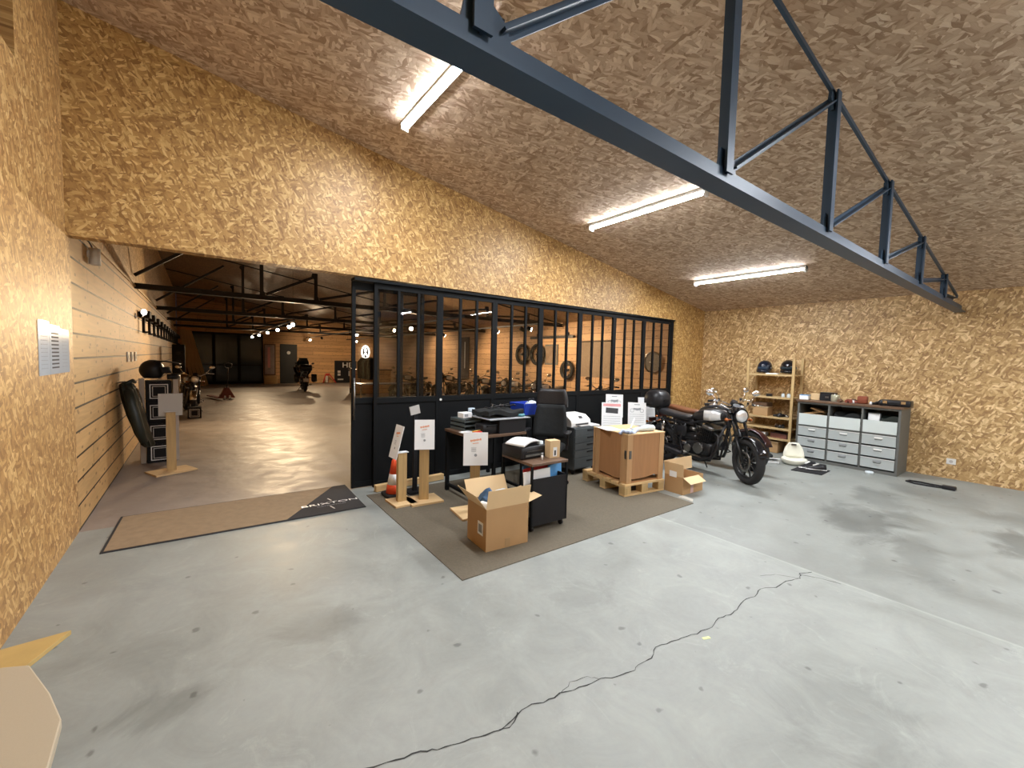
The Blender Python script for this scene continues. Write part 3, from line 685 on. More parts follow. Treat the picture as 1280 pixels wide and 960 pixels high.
# ------------------------------------------------------------------ office chair
t = thing('office_chair', 'tall black mesh office chair between the desk and the drawer unit', 'office chair', (3.64, 4.12, .007), R(215))
for k in range(5):
    a = 2*PI*k/5+.3
    MB().loft([[(.03*math.cos(a)-.018*math.sin(a),.03*math.sin(a)+.018*math.cos(a),.075),(.03*math.cos(a)+.018*math.sin(a),.03*math.sin(a)-.018*math.cos(a),.075),(.03*math.cos(a)+.018*math.sin(a),.03*math.sin(a)-.018*math.cos(a),.11),(.03*math.cos(a)-.018*math.sin(a),.03*math.sin(a)+.018*math.cos(a),.11)],
              [(.29*math.cos(a)-.012*math.sin(a),.29*math.sin(a)+.012*math.cos(a),.06),(.29*math.cos(a)+.012*math.sin(a),.29*math.sin(a)-.012*math.cos(a),.06),(.29*math.cos(a)+.012*math.sin(a),.29*math.sin(a)-.012*math.cos(a),.08),(.29*math.cos(a)-.012*math.sin(a),.29*math.sin(a)+.012*math.cos(a),.08)]], False).build('base_arm', BLK, t)
    MB().cyl((.29*math.cos(a)-.02,.29*math.sin(a),.028),(.29*math.cos(a)+.02,.29*math.sin(a),.028),.028).build('caster', BLK, t)
MB().cyl((0,0,.08),(0,0,.28),.03).cyl((0,0,.28),(0,0,.42),.016).build('gas_column', BLK, t)
MB().rbox((0,0,.46),(.46,.46,.08),.09,5).build('seat', CLOTH, t)
def backpt(u, v, th): 
    y = -.23+.46*u; w = 1-.18*v**3; z = .56+.44*v
    return (-.21-.06*v + .05*(abs(2*u-1))**2 - th, y*w, z)
secs = []
for j in range(9):
    v = j/8; row = [backpt(i/8, v, 0) for i in range(9)] + [backpt(1-i/8, v, .03) for i in range(9)]
    secs.append(row)
MB().loft(secs).build('backrest', CLOTH, t)
secs = []
for j in range(6):
    v = j/5; z = .975+.235*v; w = .215*(1-.22*v**3)
    secs.append([(-.275-.01*v+.03*(i/4-1)**2 if True else 0, w*(i/4-1), z) for i in range(9)] + [(-.325-.01*v, w*(1-i/4), z) for i in range(9)])
MB().loft(secs).build('headrest', SEATB, t)
MB().box((-.30,0,.55),(.03,.08,.30)).box((-.17,0,.43),(.28,.08,.03)).box((-.325,0,.85),(.02,.06,.42),ry(R(-6))).build('back_support', BLK, t)
for s_ in (-1,1):
    MB().tube([(-.05,s_*.21,.42),(-.05,s_*.27,.44),(-.06,s_*.28,.62),(-.06,s_*.28,.65)],.014).build('arm_support', BLK, t)
    MB().rbox((-.03,s_*.28,.665),(.26,.07,.03),.03).build('armrest', BLK, t)

# ------------------------------------------------------------------ printer trolley
t = thing('trolley', 'black rolling file trolley with a brown top, beside the open carton', 'trolley', (2.42, 2.92, .007), R(-2))
W_, D_ = .44, .50
MB().bx(0,W_,0,D_,.62,.645).build('top_shelf', BROWN, t, bevel=.003)
MB().bx(.0,W_,.0,.014,.075,.50).build('front_panel', BLKM, t)
MB().bx(.0,.02,.014,D_,.075,.12).bx(W_-.014,W_,.014,D_,.075,.50).bx(0,.02,.014,D_,.30,.33).build('side_frame', BLKM, t)
for x in (.01,W_-.01):
    for y in (.01,D_-.01): MB().bx(x-.01,x+.01,y-.01,y+.01,.06,.62).build('post', BLACK, t)
MB().bx(0,W_,0,D_,.06,.075).build('bottom_shelf', BLKM, t)
for x in (.04,W_-.04):
    for y in (.04,D_-.04):
        c_ = MB(); c_.cyl((x-.012,y,.025),(x+.012,y,.025),.025).bx(x-.016,x+.016,y-.012,y+.012,.03,.06); c_.build('caster', BLK, t)
for k, (m_, z, a) in enumerate(((PAPER,.50,4),(REDP,.515,6),(SKY,.53,8),(PAPER,.50,3),(SKY,.52,5))):
    o = thing('folder', ['white folder standing at the front of the trolley','red folder sticking out of the trolley front','blue folder, nearest the brown top of the trolley','white folder half hidden in the trolley','blue folder at the right end of the trolley'][k], 'folder', (2.47+.055*k, 3.02+.07*(k%4), .085), R(-6+4*k))
    MB().box((.10 if k < 3 else .14,0,z/2+.01),(.30 if k<3 else .20,.012,z-.06 if k<3 else z-.05),ry(R(-a))).build('cover', m_, o)
# printer with papers
t = thing('printer', 'black printer with white sheets on the brown trolley top', 'printer', (2.585, 3.25, .652), R(4))
MB().rbox((0,0,.06),(.34,.30,.12),.02).build('body', BLK, t)
MB().box((0,-.153,.035),(.24,.01,.02)).build('output_slot', GREY, t)
MB().box((0,-.155,.075),(.20,.006,.003)).build('trim_line', ALU, t)
o = thing('paper_stack', 'curled white sheets lying on the black printer', 'papers', (2.585,3.24,.774), R(14))
MB().grid(14, 8, lambda u, v: (-.17+.31*u, -.12+.23*v, .018+.035*math.sin(PI*u)+.012*math.sin(PI*v)*u), .014).build('sheets', PAPER, o)
o = thing('kraft_box', 'tall kraft box with a barcode on the trolley top', 'box', (2.79, 3.06, .652), R(-6))
MB().box((0,0,.085),(.12,.09,.17)).build('carton', CARDL, o, bevel=.002)
MB().box((.0,-.046,.06),(.045,.001,.09)).build('label_sticker', PAPER, o)
MB().box((.0,-.0468,.05),(.02,.0008,.05)).build('barcode', DINK, o)
o = thing('plastic_bag', 'clear plastic bag beside the kraft box on the trolley top', 'bag', (2.715,3.16,.652), 0)
MB().loft([[(.035*math.cos(a)*k+.004*math.sin(3*a+z*30),.03*math.sin(a)*k,z) for a in [i*PI/6 for i in range(12)]] for z,k in ((0,1),(.05,1.05),(.10,.95),(.15,.8))]).build('wrap', PLASTICW, o)
o = thing('glue_stick', 'small white stick standing on the edge of the trolley top', 'glue stick', (2.625,3.02,.652), 0)
MB().cyl((0,0,0),(0,0,.045),.010).build('tube_body', WHITE, o); MB().cyl((0,0,.045),(0,0,.065),.0085).build('cap', INK, o)

# ------------------------------------------------------------------ grey drawer unit + white printer
t = thing('drawer_unit', 'charcoal drawer unit on casters with a white printer on top', 'drawer unit', (4.18, 4.13, .007), R(4))
DU = mat('charcoal_unit', (.065,.075,.08), .5)
MB().bx(0,.56,.012,.52,.07,.665).build('body', DU, t, bevel=.003)
zz = [.085,.235,.345,.445,.545,.655]
for k in range(5):
    d_ = MB().bx(.006,.554,-.004,.012,zz[k]+.004,zz[k+1]-.004).build('drawer', DU, t, bevel=.002)
    MB().box((.34,-.006,(zz[k]+zz[k+1])/2+.018),(.15,.008,.018)).build('handle', BLKM, d_)
for x in (.05,.51):
    for y in (.06,.46): MB().cyl((x-.015,y,.035),(x+.015,y,.035),.035).bx(x-.02,x+.02,y-.015,y+.015,.04,.07).build('caster', BLK, t)
t = thing('printer', 'white inkjet printer with a small screen on the charcoal drawer unit', 'printer', (4.38, 4.38, .674), R(4))
pr = [(-.19,0),(.19,0),(.19,.06),(.165,.13),(-.13,.155),(-.19,.155)]
MB().loft([[(-.21,y,0),(.21,y,0),(.21,y,z),(-.21,y,z)] for y,z in ((-.16,.05),(-.15,.09),(-.06,.155),(.15,.17),(.16,.165))],False).build('body', WHITE, t, bevel=.012)
MB().box((.03,-.115,.125),(.07,.004,.045),rx(R(-46))).build('screen', DINK, t)
MB().bx(-.12,.15,-.168,-.158,.022,.042).build('output_slot', DINK, t)
MB().bx(-.08,.12,-.22,-.15,.008,.014).build('output_tray', GREYSIGN, t)
o = thing('loose_papers', 'white sheets spread right of the white printer', 'papers', (4.66,4.26,.674), R(-15))
MB().box((0,0,.002),(.15,.21,.004)).box((.02,.03,.006),(.13,.19,.003),rz(R(14))).build('sheets', PAPER, o)

# ------------------------------------------------------------------ pallet and wooden crate
t = thing('pallet', 'small pine pallet under the wooden crate', 'pallet', (4.03, 3.13, .007), R(-8))
PW, PD = .66, .80
for k in range(3): MB().bx(0,PW,k*(PD-.1)/2,k*(PD-.1)/2+.1,0,.022).build('bottom_board', PINEX, t, bevel=.002)
for i in range(3):
    for j in range(3):
        x = i*(PW-.1)/2; y = j*(PD-.1)/2; MB().bx(x,x+.1,y,y+.1,.022,.10).build('block', PINE, t, bevel=.002)
for k in range(3): MB().bx(k*(PW-.1)/2,k*(PW-.1)/2+.1,0,PD,.10,.122).build('stringer_board', PINEY, t, bevel=.002)
for k in range(6): MB().bx(0,PW,k*(PD-.095)/5,k*(PD-.095)/5+.095,.122,.144).build('top_board', PINEX, t, bevel=.002)
t = thing('wooden_crate', 'square brown plywood crate standing on the pine pallet', 'crate', (4.08, 3.15, .151), R(-8))
CW, CD, CH = .60, .62, .60
for (nm, a) in (('front',0),('back',1)):
    y0, y1 = (0,.012) if a == 0 else (CD-.012,CD)
    MB().prism([(.06,.0+.06),(.10,.045),(.30,.05),(.45,.075),(CW-.06,.06),(CW-.06,CH-.012),(.06,CH-.012)], y0, y1, 'Y').build('side_panel', CRATEW, t)
for x0, x1 in ((0,.012),(CW-.012,CW)): MB().prism([(.06,.06),(.2,.03),(CD-.2,.05),(CD-.06,.05),(CD-.06,CH-.012),(.06,CH-.012)], x0, x1, 'X').build('side_panel', CRATEW, t)
for x in (0, CW-.07):
    for y in (-.006, CD-.03):
        MB().bx(x-.006,x+.076,y,y+.036,.0,CH-.012).build('corner_batten', CRATEL, t, bevel=.002)
for y in (.04, CD-.11):
    for x in (-.006, CW-.012): MB().bx(x,x+.018,y-.01,y+.07,.0,CH-.012).build('corner_batten', CRATEL, t, bevel=.002)
MB().bx(-.01,CW+.01,-.01,CD+.01,CH-.012,CH).build('lid', PLY, t, bevel=.002)
MB().bx(.02,.055,-.012,-.005,.30,.40).bx(-.012,-.006,.01,.04,.30,.40).build('metal_clip', ALU, t)
MB().bx(.012,CW-.012,.012,CD-.012,0.0,.018).build('bottom_panel', CRATEW, t)
o = thing('rolled_wrap', 'roll of milky plastic wrap on the crate lid', 'plastic wrap', (4.42,3.20,.753), R(-8))
MB().tube([(-.16,.02,.03),(-.05,.0,.035),(.07,.0,.042),(.17,.0,.035),(.21,.01,.03)],[.012,.03,.042,.04,.02],10).build('wrap', PLASTICW, o)
o = thing('packing_bag', 'crumpled blue and white packing bag at the front of the crate lid', 'bag', (4.20,3.22,.753), R(10))
MB().grid(12,8,lambda u,v:(-.13+.22*u,-.07+.15*v,.02+.018*math.sin(9*u+4*v)+.01*math.sin(13*v)), .018).build('bag_body', mat('blue_white_wrap',(.42,.5,.68),.4,var=.6,scale=25), o)
o = thing('white_tube', 'long thin white tube lying across the crate lid', 'tube', (4.45,3.42,.753), 0)
MB().cyl((-.06,-.06,.012),(.22,.10,.10),.010).build('tube_body', WHITE, o)
o = thing('lid_sheet', 'white sheet on the back left of the crate lid', 'paper', (4.20,3.55,.753), R(-20))
MB().box((0,0,.002),(.21,.30,.003)).build('sheet', PAPER, o)

# ------------------------------------------------------------------ cartons
def carton(t, w, d, h, inner, th=.005):
    MB().bx(0,w,0,d,0,th).bx(0,th,0,d,th,h).bx(w-th,w,0,d,th,h).bx(th,w-th,0,th,th,h).bx(th,w-th,d-th,d,th,h).build('carton_body', CARD, t)
def flap(t, x0, x1, y0, y1, z, axis, side, ln, ang, th=.004):
    """flap hinged on an edge; ang from vertical, outward positive"""
    m = MB(); s_, c_ = math.sin(R(ang))*ln, math.cos(R(ang))*ln
    if axis == 'x':
        y = y0; m.loft([[(x0,y,z),(x1,y,z),(x1,y+th,z),(x0,y+th,z)],[(x0,y+side*s_,z+c_),(x1,y+side*s_,z+c_),(x1,y+side*s_+th,z+c_),(x0,y+side*s_+th,z+c_)]],False)
    else:
        x = x0; m.loft([[(x,y0,z),(x,y1,z),(x+th,y1,z),(x+th,y0,z)],[(x+side*s_,y0,z+c_),(x+side*s_,y1,z+c_),(x+side*s_+th,y1,z+c_),(x+side*s_+th,y0,z+c_)]],False)
    return m.build('flap', CARDL, t)
t = thing('cardboard_box', 'large open cardboard box at the front corner of the carpet', 'cardboard box', (1.875, 2.83, .007), R(-4))
w, d, h = .42, .34, .355
carton(t, w, d, h, None)
flap(t, .0, w, 0, 0, h, 'x', -1, .165, 10); flap(t, 0, w, d-.004, 0, h, 'x', 1, .17, 30)
flap(t, 0, 0, 0, d, h, 'y', -1, .17, 38); flap(t, w-.004, 0, 0, d, h, 'y', 1, .15, 75)
MB().box((-.001,.10,.17),(.002,.09,.11)).build('label_sticker', PAPER, t); MB().box((w/2,-.001,.04),(.05,.002,.08)).build('tape', TAPE, t)
MB().box((-.0025,.10,.17),(.001,.06,.07)).build('label_print', INK, t)
o = thing('blue_cushion', 'blue cloth item sticking out of the large open box', 'cloth', (2.00,3.02,.02), R(15))
MB().grid(8,8,lambda u,v:(-.05+.14*u,-.07+.15*v,.45-.13*abs(u-.55)-.10*abs(v-.5)+.015*math.sin(9*u+5*v)),.08).build('fabric', mat('blue_cloth',(.03,.075,.15),.7), o)
o = thing('white_cup', 'white foam piece beside the blue cloth in the large open box', 'packing foam', (1.94,2.96,.02), R(15))
MB().rbox((0,0,.18),(.05,.10,.36),.02).build('foam', WHITE, o)
o = thing('plastic_sheet', 'clear plastic sheet spilling over the right side of the large open box', 'plastic sheet', (2.20,3.0,.30), R(0))
MB().grid(12,8,lambda u,v:(-.10+.26*u,-.10+.2*v,.09+.05*math.sin(PI*u*.9)-.11*u*u+.02*math.sin(9*v+4*u)), .004).build('sheet', PLASTICW, o)
t = thing('cardboard_box', 'small opened cardboard box between the crate and the motorcycle', 'cardboard box', (4.715, 2.80, 0), R(-2))
w, d, h = .43, .26, .215
carton(t, w, d, h, None)
flap(t, 0, w+.16, d-.004, 0, h, 'x', 1, .16, 6); flap(t, .0, w*.75, 0, 0, h, 'x', -1, .12, 118) ; flap(t, 0, 0, 0, d, h, 'y', -1, .16, 4)
MB().box((w*.45,-.001,h/2),(.06,.002,h*.95)).build('tape', mat('pinkish_tape',(.55,.38,.36),.4), t)
MB().box((-.003,.14,.26),(.002,.10,.12)).build('label_sticker', PAPER, t)
# lower left corner
t = thing('low_table', 'beige tabletop with clipped corners at the bottom left corner', 'table', (0,0,0))
MB().prism([(-.855,2.14),(-.56,2.145),(-.49,2.11),(-.40,1.90),(-.345,1.74),(-.335,1.56),(-.36,1.30),(-.48,1.12),(-.855,1.05)], .47, .50, 'Z').build('table_top', BEIGE, t, bevel=.004)
for x, y in ((-.80,2.05),(-.56,2.0),(-.80,1.2),(-.55,1.25)): MB().cyl((x,y,0),(x,y,.47),.022).build('leg', BLACK, t)
o = tag(MB().prism([(-.862,3.26),(-.60,3.28),(-.765,2.91),(-.862,2.75)], .0, .025, 'Z').build('wood_offcut', YWOOD, bevel=.002), 'yellow wooden offcut on the floor against the left wall', 'wood offcut')

# ------------------------------------------------------------------ motorcycles
def wheel(parent, c, r=.31, w=.11, kind='cast'):
    """wheel in the XZ plane at c; tyre > rim, brake disc"""
    rt = w/2
    prof = []
    for i in range(12):
        a = 2*PI*i/12
        prof.append((r-rt*.92 + rt*.92*math.cos(a), rt*math.sin(a)))
    ty = MB().lathe(prof, c, 'Y', 40, closed=True).build('tyre', RUB, parent)
    ri = r - rt*1.75
    rim = MB(); rim.lathe([(ri,-.035),(ri+.012,-.038),(ri+.018,-.02),(ri+.004,0),(ri+.018,.02),(ri+.012,.038),(ri,.035)], c, 'Y', 36, closed=True)
    rim.cyl((c[0],c[1]-.05,c[2]),(c[0],c[1]+.05,c[2]),.035)
    n = 14 if kind == 'spoke' else 10
    for i in range(n):
        a = 2*PI*i/n; p0 = (c[0]+.03*math.cos(a), c[1], c[2]+.03*math.sin(a)); 
        if kind == 'spoke': rim.cyl(p0,(c[0]+ri*math.cos(a+.2),c[1]+.01*(-1)**i,c[2]+ri*math.sin(a+.2)),.003,seg=5)
        else: rim.box((c[0]+(ri+.03)/2*math.cos(a),c[1],c[2]+(ri+.03)/2*math.sin(a)),(ri-.02,.016,.018),ry(-a))
    rim.build('rim', DALU, ty)
    bd = MB(); bd.lathe([(.085,-.002),(.14,-.002),(.14,.002),(.085,.002)], (c[0],c[1]-.062,c[2]), 'Y', 30, closed=True); 
    for i in range(5):
        a = 2*PI*i/5; bd.box((c[0]+.06*math.cos(a),c[1]-.062,c[2]+.06*math.sin(a)),(.07,.004,.012),ry(-a))
    bd.build('brake_disc', ALU, ty)
    return ty
def motorcycle(label, loc, ang, steer=0., tank=BLK, badge=SILVER, seat=SEATB, topcase=False, touring=False, fender=GLOSS, group=None, name='motorcycle', light=LENS):
    t = thing(name, label, 'motorcycle', loc, ang, group)
    WB = 1.44; fx = .74; rx_ = -.70
    # --- front assembly (steered about the head)
    H = bpy.data.objects.new('front_fork', None)
    # make the fork mesh the parent of steering parts
    S = Matrix.Translation((fx-.02,0,0)) @ rz(steer).to_4x4() @ Matrix.Translation((-fx+.02,0,0))
    fk = MB()
    for s_ in (-1,1):
        fk.m(0).cyl((fx,s_*.085,.31),(fx-.16,s_*.085,.62),.026); fk.m(0).cyl((fx-.16,s_*.085,.62),(fx-.31,s_*.085,.93),.019)
    fk.m(0).box((fx-.27,0,.83),(.06,.24,.035),ry(R(26))).box((fx-.315,0,.935),(.07,.24,.03),ry(R(26))).cyl((fx,-.1,.31),(fx,.1,.31),.014)
    fork = fk.build('front_fork', [DALU, CHR], t); fork.matrix_local = S
    fork_w = MB();
    wheel(fork, (fx,0,.31))
    # fender: arc strip
    secs = []
    for i in range(11):
        a = R(20+i*13); rr = .335
        secs.append([(fx+rr*math.cos(a), y, .31+(rr+.012*(1-(y/.065)**2))*math.sin(a)) for y in (-.065,-.04,0,.04,.065)] + [(fx+(rr-.006)*math.cos(a), y, .31+(rr-.006)*math.sin(a)) for y in (.065,.04,0,-.04,-.065)])
    fd = MB().loft(secs); 
    for s_ in (-1,1): fd.cyl((fx-.04,s_*.066,.62),(fx-.13,s_*.085,.58),.008)
    fd.build('front_fender', fender, fork)
    # headlamp
    hx, hz = fx-.20, .90
    hl = MB().lathe([(.02,-.15),(.06,-.14),(.09,-.08),(.098,.0),(.10,.012),(.092,.014)], (hx,0,hz), 'X', 28).build('headlamp', GLOSS, fork)
    MB().lathe([(.09,.008),(.075,.028),(.04,.036),(.01,.038)], (hx,0,hz), 'X', 24).build('lens', light, hl)
    cw = MB()    # small flyscreen cowl above headlamp
    secs = []
    for i in range(6):
        u = i/5; rr = .115*(1-.15*u); secs.append([(hx-.01-.10*u, rr*math.cos(R(10+160*k/8)), hz+rr*math.sin(R(10+160*k/8))*(1+.25*u)) for k in range(9)] + [(hx-.01-.10*u, (rr-.006)*math.cos(R(170-160*k/8)), hz+(rr-.006)*math.sin(R(170-160*k/8))*(1+.25*u)) for k in range(9)])
    cw.loft(secs).build('cowl', GLOSS, fork)
    MB().cyl((fx-.34,0,.985),(fx-.31,0,1.035),.052).build('instrument', BLK, fork)
    # handlebar
    hb = [(fx-.47,-.37,1.03),(fx-.40,-.24,1.05),(fx-.33,-.10,.985),(fx-.33,.10,.985),(fx-.40,.24,1.05),(fx-.47,.37,1.03)]
    hbo = MB().tube(hb,.012,8).build('handlebar', CHR, fork)
    for s_ in (-1,1):
        MB().cyl((fx-.43,s_*.27,1.046),(fx-.48,s_*.385,1.028),.019).build('grip', RUB, hbo)
        MB().tube([(fx-.39,s_*.25,1.05),(fx-.30,s_*.30,1.045),(fx-.34,s_*.40,1.035)],.006,6).box((fx-.39,s_*.235,1.055),(.05,.04,.04)).build('lever', CHR, hbo)
        MB().tube([(fx-.40,s_*.24,1.06),(fx-.38,s_*.28,1.12),(fx-.40,s_*.33,1.19)],.006,6).build('mirror_stem', CHR, hbo)
        mm = MB(); mm.M = Matrix.Translation((fx-.41,s_*.35,1.205)) @ rx(s_*R(10)).to_4x4(); mm.ell((0,0,0),(.018,.068,.042),14,8); mm.build('mirror', CHR if not touring else BLK, hbo)
        MB().cyl((hx-.06,s_*.10,hz-.06),(hx-.06,s_*.155,hz-.06),.008).ell((hx-.06,s_*.175,hz-.06),(.035,.024,.024),10,6).build('indicator', AMBER, fork)
    # --- frame
    fr = MB()
    fr.cyl((fx-.38,0,.90),(fx-.30,0,.72),.035)
    for s_ in (-1,1):
        fr.tube([(fx-.36,s_*.03,.86),(.18,s_*.10,.80),(-.2,s_*.11,.70),(-.62,s_*.11,.72)],.016,8)
        fr.tube([(fx-.33,s_*.03,.76),(.30,s_*.10,.45),(.24,s_*.11,.22),(.0,s_*.12,.18),(-.22,s_*.13,.22),(-.28,s_*.13,.45),(-.2,s_*.11,.70)],.017,8)
        fr.cyl((-.28,s_*.12,.42),(-.60,s_*.12,.74),.012)
    fr.build('frame', BLK, t)
    # tank
    secs = []
    for i, (x, hw, zb, zt_) in enumerate([(.40,.05,.84,.90),(.36,.105,.80,.945),(.25,.135,.765,.975),(.10,.135,.75,.965),(-.04,.11,.755,.92),(-.13,.075,.765,.865),(-.15,.04,.78,.84)]):
        m_ = (zb+zt_)/2; hh = (zt_-zb)/2
        secs.append([(x, hw*math.copysign(abs(math.cos(a))**.7, math.cos(a)), m_+hh*math.copysign(abs(math.sin(a))**.7, math.sin(a))) for a in [2*PI*k/16 for k in range(16)]])
    tk = MB().loft(secs).build('fuel_tank', tank, t, subd=1)
    if badge:
        for s_ in (-1,1):
            secs = []
            for x, hw, zb, zt_ in [(.355,.108,.825,.925),(.25,.139,.80,.945),(.12,.138,.795,.938)]:
                secs.append([(x, s_*(hw+.000+.006*(k in (1,2))), zb+(zt_-zb)*k/3) for k in range(4)] + [(x, s_*(hw-.03), zt_-(zt_-zb)*k/3) for k in range(4)])
            sp = MB().loft(secs).build('tank_panel', badge, tk)
    MB().cyl((.22,0,.97),(.22,0,.985),.03).build('fuel_cap', CHR, tk)
    # seat
    secs = []
    for x, hw, z0, z1 in [(-.12,.07,.77,.83),(-.20,.115,.75,.835),(-.36,.13,.745,.83),(-.52,.125,.755,.85),(-.68,.115,.77,.875),(-.80,.09,.785,.88),(-.84,.05,.80,.86)]:
        m_ = (z0+z1)/2; hh = (z1-z0)/2
        secs.append([(x, hw*math.copysign(abs(math.cos(a))**.6, math.cos(a)), m_+hh*math.copysign(abs(math.sin(a))**.6, math.sin(a))) for a in [2*PI*k/14 for k in range(14)]])
    MB().loft(secs).build('seat', seat, t, subd=1)
    # engine
    en = MB(); en.m(0).rbox((.02,0,.36),(.44,.26,.22),.06,4).rbox((-.12,0,.50),(.22,.22,.10),.04)
    for s_ in (-1,1): en.m(1).cyl((.06,s_*.13,.37),(.06,s_*.165,.37),.085,.078,seg=22).cyl((-.13,s_*.13,.34),(-.13,s_*.155,.34),.06,seg=18)
    en.m(0)
    for k in range(8): en.box((.10+.008*k,0,.48+.024*k),(.20,.25,.010),ry(R(12)))
    en.cyl((.10,0,.46),(.16,0,.66),.085,seg=16); en.m(1).rbox((.165,0,.685),(.19,.24,.06),.03,3,ry(R(12)))
    en.m(1)
    rnd = random.Random(2)
    for s_ in (-1,1):
        for k in range(8): en.cyl((.02+.075*math.cos(k*PI/4)+.04,s_*.16,.37+.075*math.sin(k*PI/4)),(.02+.075*math.cos(k*PI/4)+.04,s_*.172,.37+.075*math.sin(k*PI/4)),.006,seg=6)
        en.cyl((-.05,s_*.07,.62),(-.14,s_*.075,.64),.03,seg=12)
    en.build('engine', [DALU, ALU], t)
    for s_ in (-1,1):
        MB().tube([(.24,s_*.07,.62),(.33,s_*.08,.58),(.35,s_*.11,.42),(.28,s_*.14,.27),(.10,s_*.16,.22),(-.2,s_*.17,.24)],.021,10).build('exhaust_pipe', DALU if topcase else ALU, t)
        MB().tube([(-.2,s_*.17,.24),(-.28,s_*.18,.25),(-.85,s_*.21,.32),(-.93,s_*.215,.33)],[.022,.042,.045,.032],14).build('silencer', BLK if topcase else CHR, t)
        MB().tube([(-.30,s_*.145,.42),(-.60,s_*.15,.44),(-.62,s_*.155,.62),(-.36,s_*.15,.66)],.006,6,True).rbox((-.30,s_*.115,.58),(.24,.04,.16),.02).build('side_cover', BLK, t)
        MB().cyl((rx_+.06,s_*.13,.34),(-.60,s_*.13,.70),.012).cyl((rx_+.065,s_*.13,.40),(-.615,s_*.13,.64),.028).build('shock_absorber', CHR, t)
        MB().box((-.46,s_*.095,.31),(.52,.03,.05)).build('swingarm', BLK, t)
        MB().cyl((-.10,s_*.15,.27),(-.10,s_*.27,.26),.011).build('foot_peg', RUB, t)
    wheel(t, (rx_,0,.31), w=.13)
    secs = []
    for i in range(10):
        a = R(60+i*11); rr = .345
        secs.append([(rx_+rr*math.cos(a), y, .32+(rr+.01*(1-(y/.075)**2))*math.sin(a)) for y in (-.075,-.04,0,.04,.075)] + [(rx_+(rr-.006)*math.cos(a), y, .32+(rr-.006)*math.sin(a)) for y in (.075,.04,0,-.04,-.075)])
    MB().loft(secs).build('rear_fender', GLOSS, t)
    rl = MB().box((-.97,0,.66),(.05,.12,.06)).build('tail_light', DRED, t)
    MB().box((-1.03,0,.52),(.008,.20,.15),ry(R(15))).box((-.99,0,.60),(.06,.03,.10)).build('number_plate', WHITE if touring else INK, t)
    for s_ in (-1,1): MB().cyl((-.93,s_*.05,.63),(-.95,s_*.14,.63),.006).ell((-.95,s_*.155,.63),(.03,.022,.022),8,6).build('indicator', AMBER, t)
    MB().cyl((-.05,.12,.20),(-.08,.27,.01),.010).build('kickstand', BLK, t)
    MB().tube([(.30,.10,.42),(.32,.24,.34),(.22,.26,.30)],.009,6).build('engine_guard', BLK, t)
    if topcase:
        MB().bx(-1.02,-.72,-.10,.10,.865,.88).cyl((-.75,-.08,.70),(-.80,-.08,.87),.009).cyl((-.75,.08,.70),(-.80,.08,.87),.009).build('luggage_rack', BLK, t)
        c_ = MB()
        secs = []
        for z, k in ((.925,.80),(.945,.92),(1.00,1.),(1.08,1.0),(1.15,.93),(1.20,.80),(1.235,.58),(1.25,.30)):
            secs.append([(-.88+.185*k*math.copysign(abs(math.cos(a))**.75,math.cos(a)), .205*k*math.copysign(abs(math.sin(a))**.75,math.sin(a)), .86+(z-.90)*.86) for a in [2*PI*i/24 for i in range(24)]])
        tc = c_.loft(secs).build('top_case', BLK, t)
        MB().box((-.695,0,1.0),(.015,.10,.035)).build('latch', DALU, tc)
    if touring:
        for s_ in (-1,1):
            MB().rbox((-.78,s_*.34,.60),(.46,.20,.34),.06,4).build('pannier', GLOSS, t)
            MB().cyl((-.6,s_*.12,.6),(-.6,s_*.25,.6),.015).build('pannier_bracket', BLK, t)
        MB().bx(-1.02,-.72,-.10,.10,.885,.90).build('luggage_rack', BLK, t)
        MB().rbox((-.90,0,1.04),(.40,.50,.28),.10,5).build('top_case', GLOSS, t)
        secs = []
        for z, hw, x in ((.55,.16,fx-.10),(.80,.34,fx-.08),(1.02,.40,fx-.16),(1.12,.30,fx-.20)):
            secs.append([(x+.20*math.cos(a), hw*math.sin(a), z) for a in [R(-90+180*k/10) for k in range(11)]] + [(x-.03+.20*math.cos(a), (hw-.02)*math.sin(a), z) for a in [R(90-180*k/10) for k in range(11)]])
        MB().loft(secs).build('fairing', GLOSS, t)
        secs = []
        for z, hw, x in ((1.10,.27,fx-.19),(1.28,.24,fx-.28),(1.45,.16,fx-.36)):
            secs.append([(x+.16*math.cos(a), hw*math.sin(a), z) for a in [R(-80+160*k/8) for k in range(9)]] + [(x-.006+.16*math.cos(a), hw*math.sin(a), z) for a in [R(80-160*k/8) for k in range(9)]])
        MB().loft(secs).build('windshield', DGLASS, t)
    return t
m1 = motorcycle('black roadster motorcycle with a silver tank panel and rounded top case', (6.05,3.33,0), R(262), steer=R(-24), topcase=True)
text('tank_lettering', 'Brixton', .034, DINK, m1, (.235, .1475, .872), (PI/2,0,PI), sx=1.2)
motorcycle('brown seated motorcycle parked right behind the silver panelled one', (6.82,3.66,0), R(263), steer=R(-8), seat=SEATBR, badge=None, fender=DRED)
